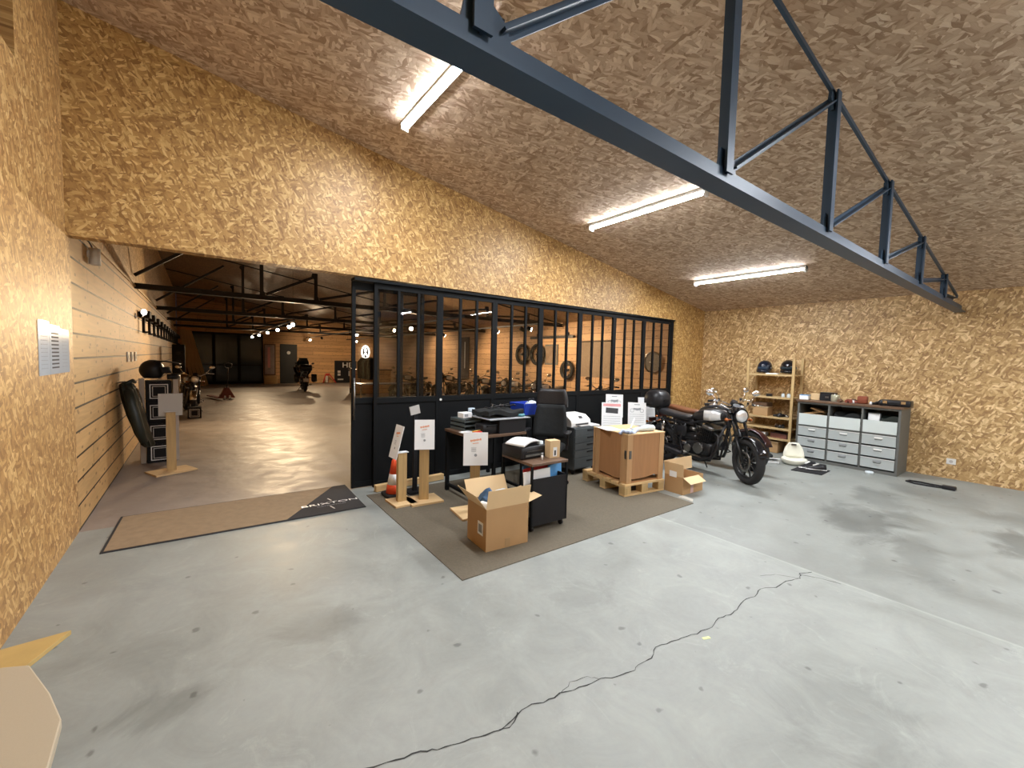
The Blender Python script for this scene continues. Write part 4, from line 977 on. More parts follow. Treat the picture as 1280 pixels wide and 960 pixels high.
# showroom motorcycles
motorcycle('black touring motorcycle with side cases seen from behind in the showroom', (3.72,20.6,0), R(84), steer=R(8), touring=True, badge=None)
mc = motorcycle('showroom motorcycle nearest the partition, seen through the last glass bays', (7.85,6.55,0), R(188), steer=R(14), badge=SILVER)
dup(mc, (7.85,8.9,0), R(192), 'showroom motorcycle seen through the glass above the office chair')
dup(mc, (7.85,10.3,0), R(190), 'showroom motorcycle seen through the glass above the blue crate')
dup(mc, (7.85,11.9,0), R(188), 'showroom motorcycle seen through the glass above the black desk')
dup(mc, (7.7,14.2,0), R(194), 'showroom motorcycle seen through the glass at the small white lock')
dup(mc, (6.2,14.6,0), R(200), 'showroom motorcycle seen through the first glass bay beside the sliding leaf')
motorcycle('small chromed motorcycle behind the black display cube by the left wall', (-.22,13.9,0), R(278), steer=R(-12), badge=SILVER, tank=ALU, fender=CHR)

# ------------------------------------------------------------------ helmets
def helmet(label, loc, ang, shell, kind='full', visor=None, s=1., group=None):
    t = thing('helmet', label, 'helmet', loc, ang, group); t.scale = (s,s,s)
    m = MB(); secs = []; cx_ = -.04 if kind == 'cross' else 0.
    for j in range(13):
        v = j/12; z = .02+.235*v; k = math.sqrt(max(0.02, 1-((z-.125)/.135)**2)); cut = 1.
        secs.append([(cx_+(.14*k if math.cos(a)<0 else .145*k*(.80 if kind == 'cross' else 1))*math.cos(a), .118*k*math.sin(a), z) for a in [2*PI*i/24 for i in range(24)]])
    m.loft(secs).build('shell', shell, t)
    c = MB(); secs = []
    for i in range(9):
        a = R(-75+150*i/8); secs.append([(.03+.135*math.cos(a),.118*math.sin(a),.02),(.03+.145*math.cos(a),.122*math.sin(a),.05),(.03+.13*math.cos(a),.118*math.sin(a),.085),(.03+.11*math.cos(a),.10*math.sin(a),.05)])
    if kind == 'cross':
        c.M = Matrix.Translation((.055,0,-.01)) @ Matrix.Scale(1.05,4); 
    c.loft(secs).build('chin_bar', shell, t)
    vm = MB(); secs = []
    for i in range(9):
        a = R(-65+130*i/8); secs.append([(.012+.137*math.cos(a),.121*math.sin(a),.085),(.005+.142*math.cos(a),.123*math.sin(a),.12),(-.01+.142*math.cos(a),.12*math.sin(a),.165),(-.01+.12*math.cos(a),.10*math.sin(a),.165),(.005+.12*math.cos(a),.10*math.sin(a),.085)])
    vm.loft(secs).build('visor' if kind != 'cross' else 'goggle_port', visor or DGLASS, t)
    if kind == 'cross': MB().loft([[(-.02,-.07,.225),(-.02,.07,.225),(-.02,.07,.25),(-.02,-.07,.25)],[(.10,-.085,.232),(.10,.085,.232),(.10,.085,.246),(.10,-.085,.246)],[(.24,-.05,.205),(.24,.05,.205),(.24,.05,.215),(.24,-.05,.215)]],False).build('peak', shell, t, bevel=.003)
    if kind == 'full': 
        for s_ in (-1,1): MB().cyl((.01,s_*.115,.115),(.01,s_*.124,.115),.02).build('visor_pivot', ALU, t)
    return t

# ------------------------------------------------------------------ wooden rack
t = thing('wooden_rack', 'narrow pine shelf rack against the right wall behind the motorcycles', 'shelf rack', (0,0,0))
SX0, SX1, SY0, SY1 = 8.50, 8.92, 3.02, 3.84
SH = [.28,.47,.67,1.04,1.46]
for x in (SX0, SX1-.03):
    for y in (SY0, SY1-.045): MB().bx(x,x+.03,y,y+.045,0,1.76).build('upright', PINE, t, bevel=.002)
for z in SH: MB().bx(SX0+.03,SX1-.03,SY0+.005,SY1-.005,z-.02,z).bx(SX0,SX0+.03,SY0+.045,SY1-.045,z-.028,z).build('shelf', PINEY, t)
for y in (SY0+.01, SY1-.02): MB().bx(SX0+.03,SX1-.03,y,y+.012,.84,.90).build('brace', PINEX, t)
helmet('dark blue helmet with pale stripes on the left of the top rack shelf', (8.70,3.60,1.46), R(175), mat('navy_gloss',(.008,.012,.024),.12), visor=mat('pale_visor',(.03,.05,.08),.1), s=1.0)
helmet('black helmet with small white marks on the right of the top rack shelf', (8.70,3.20,1.46), R(200), GLOSS, s=1.05)
def misc_box(name, label, loc, d, m, ang=0, cat='box', lid=None):
    o = thing(name, label, cat, loc, ang)
    MB().box((0,0,d[2]/2), d).build('body', m, o, bevel=min(d)*.06)
    if lid: MB().box((0,0,d[2]+.004),(d[0]*1.03,d[1]*1.03,.008)).build('lid', lid, o)
    return o
misc_box('booklet','flat white booklet beside the dark blue helmet',(8.60,3.42,1.46),(.12,.20,.018),PAPER,R(5),'booklet')
misc_box('small_box','tiny black box on the second rack shelf from the top',(8.62,3.46,1.04),(.08,.09,.05),BLK,R(10))
def glass_jar(label, loc, r=.028, h=.07, m=WHITE, cap=ALU, name='jar', cat='jar'):
    o = thing(name, label, cat, loc); MB().lathe([(r*.9,0),(r,.01),(r,h*.8),(r*.6,h)]).build('body', m, o); MB().cyl((0,0,h),(0,0,h+.014),r*.62).build('cap', cap, o); return o
glass_jar('left small clear pot of the pair on the second rack shelf',(8.60,3.22,1.04),m=PLASTICW); glass_jar('right small clear pot of the pair on the second rack shelf',(8.60,3.13,1.04),m=PLASTICW)
misc_box('cardboard_box','low cardboard box on the middle rack shelf',(8.66,3.58,.67),(.26,.26,.16),CARD,R(3),'cardboard box',CARDL)
def parts_heap(label, loc, w, d, m, seed, n=5):
    o = thing('metal_parts', label, 'spare parts', loc); r_ = random.Random(seed)
    for k in range(n):
        x, y = r_.uniform(-w/2,w/2), r_.uniform(-d/2,d/2); a = r_.uniform(0,PI); ln = r_.uniform(.06,.13); q = r_.uniform(.016,.03)
        MB().cyl((x-ln/2*math.cos(a),y-ln/2*math.sin(a),q),(x+ln/2*math.cos(a),y+ln/2*math.sin(a),q),q,seg=10).cyl((x,y,q),(x,y,q*2.4),q*.8,seg=10).build('metal_part', m[k % len(m)], o)
    return o
parts_heap('heap of chromed spare parts on the middle rack shelf',(8.68,3.24,.67),.18,.22,[CHR,DALU,BLK],4,6)
misc_box('shallow_box','shallow dark brown tray box stacked on the middle shelf carton',(8.66,3.58,.845),(.22,.24,.07),BROWN,R(-4))
parts_heap('dark metal parts on the fourth rack shelf from the top',(8.68,3.25,.47),.2,.2,[DALU,BROWN,BLK],9,6)
misc_box('white_carton','flat white carton on the lowest rack shelf',(8.64,3.62,.28),(.24,.28,.07),PAPER,R(8))
misc_box('red_toolbox','dull red box on the lowest rack shelf',(8.68,3.24,.28),(.22,.28,.09),mat('dull_red',(.16,.06,.045),.5),R(-5),'toolbox',BLK)
misc_box('floor_carton','brown carton on the floor beneath the wooden rack',(8.70,3.44,0),(.3,.4,.20),CARD,0,'cardboard box',CARDL)

# ------------------------------------------------------------------ grey drawer cabinet
t = thing('metal_cabinet', 'wide grey metal cabinet with twelve drawers and a brown top', 'cabinet', (0,0,0))
KX0, KX1, KY0, KY1, KZ = 8.35, 8.93, 1.54, 2.89, 1.01
MB().bx(KX0-.02,KX1,KY0-.02,KY1+.02,KZ,KZ+.035).build('worktop', BROWN, t, bevel=.003)
b2 = MB(); b2.bx(KX0,KX1,KY0,KY0+.03,0,KZ).bx(KX0,KX1,KY1-.03,KY1,0,KZ).bx(KX1-.01,KX1,KY0+.03,KY1-.03,0,KZ).bx(KX0,KX1-.01,KY0+.03,KY1-.03,KZ-.03,KZ).bx(KX0,KX1-.01,KY0+.03,KY1-.03,0,.05).bx(KX0,KX1-.01,KY0+.03,KY1-.03,.595,.615)
cw_ = (KY1-KY0-.06-.05)/3
cols = []
for k in range(3):
    a = KY1-.03-k*(cw_+.025); cols.append((a-cw_, a))
    if k < 2: b2.bx(KX0,KX1-.01,a-cw_-.025,a-cw_,.05,KZ-.03)
b2.build('carcass', GREY, t)
for k, (a, b) in enumerate(cols):
    bn = MB().bx(KX0-.012,KX0,a+.004,b-.004,.62,.81).bx(KX0,KX1-.1,a+.006,a+.012,.62,.72).bx(KX0,KX1-.1,b-.012,b-.006,.62,.72).bx(KX0,KX1-.1,a+.012,b-.012,.62,.626).build('storage_bin', PGREY, t)
    for j in range(3):
        z1 = .59-j*.18; dr = MB().bx(KX0-.012,KX0,a+.004,b-.004,z1-.155,z1).build('drawer', LGREY, t, bevel=.002)
        MB().bx(KX0-.018,KX0-.012,a+.004,b-.004,z1-.008,z1).build('drawer_lip', WHITE, dr)
        cy = (a+b)/2
        wl = (j == 0) or (k == 2 and j == 1)
        MB().bx(KX0-.022,KX0-.012,cy-.05,cy+.05,z1-.052,z1-.03).build('label_holder', WHITE if wl else INK, dr)
        MB().tube([(KX0-.012,cy-.045,z1-.06),(KX0-.03,cy-.04,z1-.068),(KX0-.03,cy+.04,z1-.068),(KX0-.012,cy+.045,z1-.06)],.003,5).build('handle', DALU, dr)
# bin contents
o = thing('envelope_pile','crumpled kraft packets in the left open bin of the grey cabinet','packets',(8.55,2.68,.63),0)
MB().box((0,0,.20),(.2,.3,.02),rx(R(-12))).box((.02,-.05,.24),(.2,.22,.02),rx(R(18))).box((0,.02,.09),(.25,.3,.17)).build('packets', [CARD], o)
o = thing('dark_gloves','black gear heaped in the middle open bin of the grey cabinet','gear',(8.57,2.21,.628),0)
MB().grid(8,8,lambda u,v:(-.15+.3*u,-.17+.34*v,.22+.04*math.sin(5*u+6*v)),.2).build('gear', CLOTH, o)
misc_box('white_packet','white packets in the right open bin of the grey cabinet',(8.47,1.87,.628),(.12,.14,.28),PAPER,R(4),'packet',INK)
o = thing('dark_parts','dark green parts in the right open bin of the grey cabinet','spare parts',(8.56,1.67,.628),0)
MB().grid(8,8,lambda u,v:(-.15+.3*u,-.11+.22*v,.24+.03*math.sin(7*u+5*v)),.22).build('parts', GREEN, o)
# on top of the cabinet
T = KZ+.035
misc_box('white_carton','white patterned carton at the left end of the cabinet top',(8.50,2.84,T),(.16,.13,.07),PAPER,R(8),'box',SKY)
misc_box('kraft_carton','kraft carton next to the dark case on the cabinet top',(8.62,2.70,T),(.16,.13,.10),CARDL,R(0))
o = misc_box('instrument_case','dark case standing on cartons at the left of the cabinet top',(8.62,2.53,T),(.22,.20,.13),BLKM,R(4),'case',BLK)
MB().box((-.115,0,.06),(.004,.05,.03)).build('latch', ALU, o)
o = thing('tin_can','pale silvery round tin on the cabinet top','tin',(8.50,2.40,T)); MB().lathe([(.055,0),(.06,.01),(.06,.10),(.055,.112)]).build('can', mat('tin',(.55,.55,.42),.3,.5), o); MB().cyl((0,0,.112),(0,0,.12),.05).build('lid', CHR, o)
parts_heap('reddish brown bits on the cabinet top beside the round tin',(8.52,2.22,T),.2,.2,[mat('rust_red',(.22,.05,.03),.5),BROWN],11,5)
o = thing('leather_pouch','upright red brown leather pouch in the middle of the cabinet top','pouch',(8.50,2.04,T),R(5)); MB().rbox((0,0,.06),(.12,.13,.12),.03).build('pouch_body', mat('tan_red_leather',(.26,.07,.035),.5), o); MB().box((-.062,0,.09),(.006,.11,.05)).build('flap', mat('tan_red_leather',(.26,.07,.035),.5), o)
glass_jar('small white capped pot left of the leather pouch',(8.42,2.14,T),.018,.035,WHITE,WHITE,'pot','pot'); glass_jar('small white capped pot right of the leather pouch',(8.42,1.92,T),.018,.035,WHITE,WHITE,'pot','pot')
parts_heap('black bits between the leather pouch and the black case',(8.55,1.86,T),.12,.08,[BLK],13,3)
o = thing('tool_case','long flat black case with two silver latches on the cabinet top','case',(8.52,1.64,T),R(2))
MB().rbox((0,0,.045),(.24,.36,.09),.02).build('case_body', BLK, o)
for y in (-.10,.11): MB().box((-.123,y,.06),(.008,.05,.04)).build('latch', CHR, o)
MB().tube([(-.12,-.04,.03),(-.14,-.035,.03),(-.14,.035,.03),(-.12,.04,.03)],.005,6).build('handle', BLKM, o)
# floor bits by the cabinet
o = thing('potty_seat','cream plastic basket seat with a raised back on the floor by the rack','plastic basket',(7.86,2.72,0),R(205))
MB().lathe([(.13,0),(.17,.03),(.185,.08),(.175,.10),(.155,.085),(.12,.03),(.10,.02)],(0,0,0),'Z',28).build('bowl', CREAM, o)
secs=[]
for j in range(7):
    v=j/6; z=.09+.24*v; w=.15*(1-.55*v**2.5); secs.append([(-.14-.05*v+.03*((i/3)-1)**2, w*(i/3-1), z) for i in range(7)]+[(-.155-.05*v+.03*((i/3)-1)**2, -w*(i/3-1), z) for i in range(7)])
MB().loft(secs).build('back_panel', CREAM, o)
MB().box((-.17,0,.30),(.035,.07,.02)).build('grip_hole', DINK, o)
o = thing('magazine','white and brown magazine lying open behind the cream basket','magazine',(7.70,3.02,0),R(35))
MB().box((0,0,.05),(.32,.22,.012),ry(R(14))).box((.0,.0,.02),(.28,.2,.03)).build('pages', PAPER, o); MB().box((.02,0,.058),(.16,.14,.004),ry(R(14))).build('cover_picture', BROWN, o)
o = thing('dark_bag','dark bag lying on the floor behind the magazine','bag',(7.86,3.06,0),0)
MB().ell((0,.12,.05),(.2,.12,.06),14,7).build('bag_body', CLOTH, o)
def shoe(label, loc, ang):
    o = thing('shoe', label, 'shoe', loc, ang, 'black and white trainers by the cabinet')
    MB().loft([[(x,w*math.cos(a),.0 if math.sin(a)<0 else h*math.sin(a)) for a in [2*PI*i/12 for i in range(12)]] for x,w,h in ((-.13,.02,.05),(-.12,.035,.10),(-.05,.04,.105),(.02,.042,.07),(.09,.045,.05),(.13,.03,.03))]).build('upper', BLK, o)
    MB().loft([[(x,w*math.cos(a),.012+.012*math.sin(a)) for a in [2*PI*i/12 for i in range(12)]] for x,w in ((-.135,.02),(-.12,.04),(0,.042),(.09,.05),(.14,.03))]).build('sole', WHITE, o)
    MB().box((.01,0,.085),(.08,.03,.01),ry(R(25))).build('laces', WHITE, o)
shoe('left black and white trainer between the cream basket and the cabinet',(7.72,2.48,.012),R(150)); shoe('right black and white trainer in front of the cabinet',(7.68,2.35,.012),R(120))
tag(MB().prism([(7.35,2.58),(7.75,2.60),(7.85,2.22),(7.42,2.20)],0,.01).build('black_sheet', BLKM), 'black rubber sheet under the trainers', 'rubber sheet')
o = thing('bottle_cap','small round clear lid on the floor at the cabinet foot','lid',(8.22,1.83,0)); MB().lathe([(.05,0),(.055,.02),(.05,.035),(.04,.035),(.035,.01)]).build('rim', PLASTICW, o); MB().cyl((0,0,0),(0,0,.02),.034).build('disc', BLK, o)
o = thing('power_cable','black cable loop with a plug lying near the right wall','cable',(8.1,1.2,0))
MB().tube([(.05,-.20,.02),(.10,-.1,.012),(.12,.05,.012),(.10,.17,.012),(.02,.19,.012),(-.04,.10,.012),(-.03,-.05,.012),(-.02,-.18,.02)],.012,8).build('cord', BLK, o)
MB().rbox((.015,-.24,.025),(.09,.14,.05),.02).build('plug', BLK, o)
o = thing('wall_socket','white square socket low on the right wall','socket',(XR,1.06,.26)); MB().box((-.006,0,0),(.012,.10,.085)).build('plate', WHITE, o, bevel=.003)
for y in (0,): MB().cyl((-.013,y,0),(-.011,y,0),.022).build('outlet', GREYSIGN, o)
tag(MB().box((2.365,1.21,.001),(.05,.018,.0015),rz(R(-20))).build('paper_scrap', mat('yellow_green_paper',(.70,.78,.35),.7)), 'tiny yellow green paper scrap on the floor beside the crack', 'paper scrap')
# papers on left wall
o = thing('wall_notice','three sheets of notices in plastic pockets on the left strand board wall','notice',(XL,4.52,1.60))
for k,(y0,y1) in enumerate(((4.16,4.42),(4.43,4.70),(4.70,4.98))):
    p = MB().bx(.001,.004,y0-4.52,y1-4.52,-.19,.19-.02*k).build('sheet', mat('pocket_sheet',(.62,.68,.74),.15,var=.05), o)
    q = MB(); yc=(y0+y1)/2-4.52
    for j in range(10): q.box((.0045,yc,.11-.028*j),(.001,.19 if k==1 else .15,.011 if k==1 else .004))
    q.build('printed_lines', DINK if k==1 else INK, p)

# ------------------------------------------------------------------ showroom, left side
def display_cube(label, loc, ang, s=.285, side=None):
    t = thing('display_cube', label, 'display cube', loc, ang)
    MB().bx(-s/2,s/2,-.14,.16,0,s).build('body', BLKM, t, bevel=.003)
    MB().bx(-s*.36,s*.36,-.146,-.14,s*.12,s*.16).bx(-s*.36,s*.36,-.146,-.14,s*.80,s*.84).bx(-s*.36,-s*.32,-.146,-.14,s*.16,s*.80).bx(s*.32,s*.36,-.146,-.14,s*.16,s*.80).build('outer_white_frame', WHITE, t)
    MB().bx(-s*.26,s*.26,-.146,-.14,s*.22,s*.25).bx(-s*.26,s*.26,-.146,-.14,s*.71,s*.74).bx(-s*.26,-s*.23,-.146,-.14,s*.25,s*.71).bx(s*.23,s*.26,-.146,-.14,s*.25,s*.71).build('inner_white_frame', GREYSIGN, t)
    MB().tube([(-.03,-.145,s*.93),(-.02,-.155,s*.90),(.02,-.155,s*.90),(.03,-.145,s*.93)],.004,6).build('handle', DALU, t)
    return t
dl = ['bottom black display cube with white square outline in the stack by the pine wall','second black display cube from the floor in the stack','third black display cube from the floor, behind the hanging jacket','top black display cube of the stack, under the peaked helmet']
for k in range(4): display_cube(dl[k], (-.49,7.95,.296*k), R(6))
for s_,nm in ((-1,'pale side board left of the stacked display cubes'),(1,'pale side board right of the stacked display cubes')):
    tag(MB().box((-.49+s_*.185,7.99-s_*-.02,.60),(.06,.30,1.20),rz(R(6))).build('side_board', mat('pale_board',(.5,.44,.38),.5), bevel=.003), nm, 'board')
helmet('black off-road helmet with a peak on top of the stacked display cubes', (-.50,7.95,1.184), R(-8), BLK, 'cross', visor=BLKM, s=1.12)
o = thing('hanging_jacket','dark leather jacket hanging on the left pine wall','jacket',(XL+.10,7.46,.0))
secs=[]
for z,w,d,x in ((.30,.06,.04,.20),(.34,.12,.06,.19),(.50,.15,.07,.14),(.75,.17,.08,.08),(.95,.19,.085,.04),(1.08,.18,.075,.01),(1.15,.10,.06,-.01),(1.19,.03,.02,-.01)):
    secs.append([(x+d*math.cos(a)*(1+.28*math.sin(5*a+z*5)), w*math.sin(a)*(1+.14*math.sin(7*a+z*4)), z) for a in [2*PI*i/48 for i in range(48)]])
MB().loft(secs).build('body', GREEN, o)
MB().tube([(-.03,-.09,1.15),(.05,-.07,1.20),(.07,0,1.18),(.05,.07,1.20),(-.03,.09,1.15)],.022,8).build('collar', GREEN, o)
MB().tube([(.085,0,1.1),(.13,0,.9),(.17,0,.7),(.25,0,.36)],.006,6).build('zip', CHR, o)
for s_ in (-1,1): MB().tube([(.02,s_*.15,1.08),(.06,s_*.23,.90),(.12,s_*.25,.62),(.17,s_*.22,.40)],[.05,.06,.055,.04],12).build('sleeve', GREEN, o)
MB().cyl((-.10,0,1.17),(-.02,0,1.19),.008).build('hook', ALU, o)
display_cube('lone black display cube on the floor in front of the chromed motorcycle', (-.12,12.75,0), R(0), .27)
# hook rail
o = thing('hook_rail','long black rail with hanging hooks high on the left pine wall','hook rail',(XL,0,0))
MB().bx(0.0,.06,10.0,25.2,2.20,2.29).build('rail', BLKM, o)
for k in range(14): MB().bx(.04,.08,10.1+k*1.1,10.18+k*1.1,1.93,2.23).bx(.04,.16,10.1+k*1.1,10.18+k*1.1,1.92,1.95).bx(.02,.16,10.0+k*1.1,10.35+k*1.1,2.19,2.31).build('hook', BLKM, o)
o = thing('wall_lamp','white wall lamp with chromed arm near the start of the hook rail','wall lamp',(XL,9.5,2.2))
MB().cyl((0,0,-.02),(.015,0,-.02),.05).build('wall_plate', CHR, o); MB().tube([(.01,0,-.02),(.08,0,-.06),(.12,0,0)],.01,6).build('arm', CHR, o); MB().ell((.12,0,.05),(.04,.04,.05),14,8).build('globe', mat('lamp_globe',(.8,.8,.8),.3,emit=(1,.93,.8),es=4.), o)
o = thing('emergency_light','white emergency light high at the near end of the left pine wall','emergency light',(XL,5.85,2.53))
MB().cyl((.05,0,-.10),(.05,0,.06),.045).build('body', WHITE, o); MB().bx(0,.05,-.03,.03,-.03,.03).build('bracket', WHITE, o); MB().tube([(.04,0,.06),(.03,-.1,.10),(.03,-.35,.10)],.008,6).build('cable', BLK, o)
for k,y in enumerate((8.5,8.95,9.4)):
    o = thing('switch_plate',['white switch plate nearest the camera on the left pine wall','middle white switch plate on the left pine wall','white switch plate farthest along the left pine wall'][k],'switch',(XL,y,1.50)); MB().box((.008,0,0),(.016,.22,.15)).build('plate', WHITE, o, bevel=.003); MB().box((.018,0,0),(.004,.06,.08)).build('rocker', GREYSIGN, o)
o = thing('loudspeaker','black loudspeaker on a pale pole stand by the left pine wall','loudspeaker',(-.50,15.8,0))
MB().rbox((0,0,1.38),(.30,.26,.85),.03).build('cabinet', BLKM, o); MB().cyl((0,0,.02),(0,0,.96),.035).build('pole', WHITE, o); MB().lathe([(.2,0),(.2,.015),(.03,.03)]).build('foot', WHITE, o)
MB().cyl((0,-.132,1.25),(0,-.13,1.25),.10).cyl((0,-.132,1.55),(0,-.13,1.55),.05).build('cone', DALU, o)
# pallet jack
o = thing('pallet_jack','dark red pallet jack standing in the showroom aisle','pallet jack',(.72,17.3,0),R(15))
MB().prism([(-.24,.06),(.24,.06),(.05,.42),(-.05,.42)],-.06,.06,'Y').build('body', mat('jack_red',(.16,.03,.02),.5), o)
for s_ in (-1,1): MB().bx(s_*.19-.08,s_*.19+.08,.05,1.1,.05,.09).build('fork', mat('jack_red',(.16,.03,.02),.5), o)
MB().cyl((0,-.05,.40),(0,-.16,1.1),.018).tube([(-.02,-.16,1.08),(-.10,-.17,1.12),(-.11,-.18,1.22),(0,-.19,1.26),(.11,-.18,1.22),(.10,-.17,1.12),(.02,-.16,1.08)],.014,8).build('handle', DALU, o)
for s_ in (-1,1): MB().cyl((s_*.07-.025,0,.085),(s_*.07+.025,0,.085),.085).build('wheel', WHITE, o)
# leaning boards
for k in range(4):
    o = tag(MB().box((0,0,1.32),(.14,.03,2.66)).build('leaning_board', PINE, loc=(-.26+.17*k,24.6+.12*k,0.02), rot=(0,R(-9-1.5*k),0)), ['leftmost pale board','second pale board','third pale board','rightmost pale board'][k]+' of those leaning by the far glass doors', 'board')
# far doors and wall objects
for k,(a,b) in enumerate(((-.5,.57),(.57,1.64),(1.64,2.72))):
    t = thing(f'door_{k+2}', ['left dark glazed door at the far end of the showroom','middle dark glazed door at the far end of the showroom','right dark glazed door at the far end of the showroom'][k], 'door', (0,YF+.05,0)); t['kind']='structure'
    MB().bx(a,a+.07,-.04,.04,0,2.62).bx(b-.07,b,-.04,.04,0,2.62).bx(a+.07,b-.07,-.04,.04,2.52,2.62).bx(a+.07,b-.07,-.04,.04,0,.12).bx(a+.07,b-.07,-.03,.03,.95,1.0).build('frame', BLACK, t)
    MB().bx(a+.07,b-.07,-.005,.005,.12,.95).build('pane', DGLASS, t); MB().bx(a+.07,b-.07,-.005,.005,1.0,2.52).build('pane', DGLASS, t)
t = thing('door_5','dark solid door with a small emblem in the far wall','door',(3.93,YF,0)); t['kind']='structure'
MB().bx(-.42,.42,-.05,-.005,0,2.15).build('leaf', mat('charcoal_door',(.006,.0065,.007),.6), t); 
for z in (.35,.6,.85): MB().bx(-.36,.36,-.056,-.05,z,z+.02).build('groove', DALU, t)
MB().cyl((0,-.056,1.68),(0,-.05,1.68),.09).build('emblem', GREYSIGN, t)
o = thing('framed_banner','narrow framed banner with red and white print on the far wall','banner',(3.02,YF,.45))
MB().bx(-.28,.28,-.04,-.004,0,1.68).build('frame', BROWN, o); MB().bx(-.22,.22,-.046,-.04,.06,1.62).build('print', mat('banner_grey',(.35,.28,.27),.6,var=.5,scale=4), o); MB().bx(-.1,.02,-.05,-.046,.4,1.5).build('stripe', PINK, o)
misc_box('pine_box','pine box on the floor under the framed banner',(3.02,YF-.25,0),(.6,.4,.42),PINEX,0,'box')
o = thing('sign_board','black sign board with white lettering leaning on the far wall','sign board',(6.95,YF-.03,0))
MB().bx(-.62,.62,-.03,.03,0,1.30).build('board', BLKM, o)
text('lettering','HB',.42,WHITE,o,(.1,-.032,1.03),(PI/2,0,0),sx=1.15,ext=.002)
MB().bx(-.46,-.30,-.036,-.03,.42,.54).bx(-.46,-.30,-.036,-.03,.58,.72).bx(-.46,-.14,-.036,-.03,.16,.24).bx(.16,.34,-.036,-.03,.40,.70).build('small_panels', GREYSIGN, o)
o = thing('paddock_stand','red folding stand on the floor beside the black sign board','stand',(5.85,YF-.5,0))
MB().cyl((-.25,0,.02),(-.12,0,.5),.03).cyl((.45,0,.02),(.1,0,.5),.03).cyl((-.12,0,.5),(.1,0,.52),.06).cyl((0,0,.02),(0,.0,.5),.03).build('frame', REDP, o); MB().bx(-.12,.0,-.05,.05,.05,.42).build('pale_panel', GREYSIGN, o)
o = thing('white_board','white board leaning near the black sign board at the partition end','board',(7.35,24.6,0)); MB().box((0,0,.36),(.05,.5,.72),ry(R(22))).build('panel_board', PAPER, o)
# neon style sign
o = thing('lit_sign','glowing white oval sign seen through the sliding glass leaf','lit sign',(8.1,YF,1.85))
MB().ell((0,-.03,0),(.26,.02,.42),20,10).build('backing', mat('sign_back',(.03,.03,.03),.5), o)
MB().tube([(.22*math.cos(2*PI*i/20),-.07,.37*math.sin(2*PI*i/20)) for i in range(20)],.035,8,True).tube([(0,-.07,.3),(-.06,-.07,.1),(0,-.07,-.02),(.06,-.07,.1)],.025,6,True).tube([(-.03,-.07,-.06),(-.1,-.07,-.28)],.025,6).tube([(.03,-.07,-.06),(.1,-.07,-.28)],.025,6).build('glow_tube', NEON, o)
# ------------------------------------------------------------------ showroom, right wall seen through the glass
def wall_wheel(label, y, z, r):
    t = thing('wall_hung_tyre', label, 'wheel on a wall', (XR-.08,y,z));
    prof=[(r-.05+.05*math.cos(2*PI*i/12),.05*math.sin(2*PI*i/12)) for i in range(12)]
    MB().lathe(prof,(0,0,0),'X',36,closed=True).build('tyre', RUB, t); rim=MB(); rim.lathe([(r-.11,-.03),(r-.09,-.03),(r-.09,.03),(r-.11,.03)],(0,0,0),'X',32,closed=True).cyl((-.05,0,0),(.08,0,0),.035)
    for i in range(12):
        a=2*PI*i/12; rim.cyl((0,.03*math.cos(a),.03*math.sin(a)),(0,(r-.1)*math.cos(a),(r-.1)*math.sin(a)),.005,seg=5)
    rim.build('rim', DALU, t); return t
wall_wheel('left dark wheel of the pair hung high on the orange pine wall',11.4,1.80,.36)
wall_wheel('right dark wheel of the pair hung high on the orange pine wall',10.6,1.80,.36)
wall_wheel('single spoked wheel hung lower on the orange pine wall, right of the chair',9.2,1.34,.29)
o = thing('framed_picture','grey framed picture hung right of the paired wheels','picture',(XR,9.98,1.80)); MB().bx(-.03,-.002,-.3,.3,-.32,.32).build('frame', GREY, o); MB().bx(-.034,-.03,-.25,.25,-.27,.27).build('print', mat('brownish_print',(.22,.15,.10),.5,var=.5,scale=6), o)
o = thing('wall_clock','round wall clock with a bright chrome rim on the orange pine wall','clock',(XR,6.25,1.63)); MB().cyl((-.03,0,0),(-.002,0,0),.24,seg=32).build('dial', mat('clock_dial',(.12,.11,.10),.3), o); MB().tube([(-.035,.25*math.cos(2*PI*i/28),.25*math.sin(2*PI*i/28)) for i in range(28)],.022,8,True).build('rim', CHR, o); MB().box((-.034,0,.06),(.004,.012,.14)).box((-.034,.05,0),(.004,.10,.012)).build('hands', WHITE, o)
o = thing('grey_banner','tall grey cloth banner on the orange pine wall','banner',(XR,8.15,1.62)); MB().bx(-.012,-.002,-.55,.55,-.45,.55).build('cloth', mat('grey_brown_cloth',(.24,.18,.13),.8), o); MB().cyl((-.02,-.57,.56),(-.02,.57,.56),.014).build('rod', BLK, o)
o = thing('light_bar','long dark lamp bar high on the orange pine wall','lamp bar',(XR,9.95,2.35)); MB().bx(-.12,-.04,-1.0,1.0,-.05,.03).build('bar', DALU, o); 
for y in (-.7,.7): MB().bx(-.06,0,y-.03,y+.03,-.03,.12).build('bracket', BLK, o)
o = thing('tall_banner','tall dark narrow banner on the orange pine wall, far end','banner',(XR,15.4,1.1)); MB().bx(-.02,-.002,-.35,.35,-.35,1.4).build('cloth', mat('dark_plum_cloth',(.07,.05,.05),.7), o); MB().bx(-.024,-.02,-.05,.03,.1,1.2).build('lettering_strip', GREYSIGN, o)
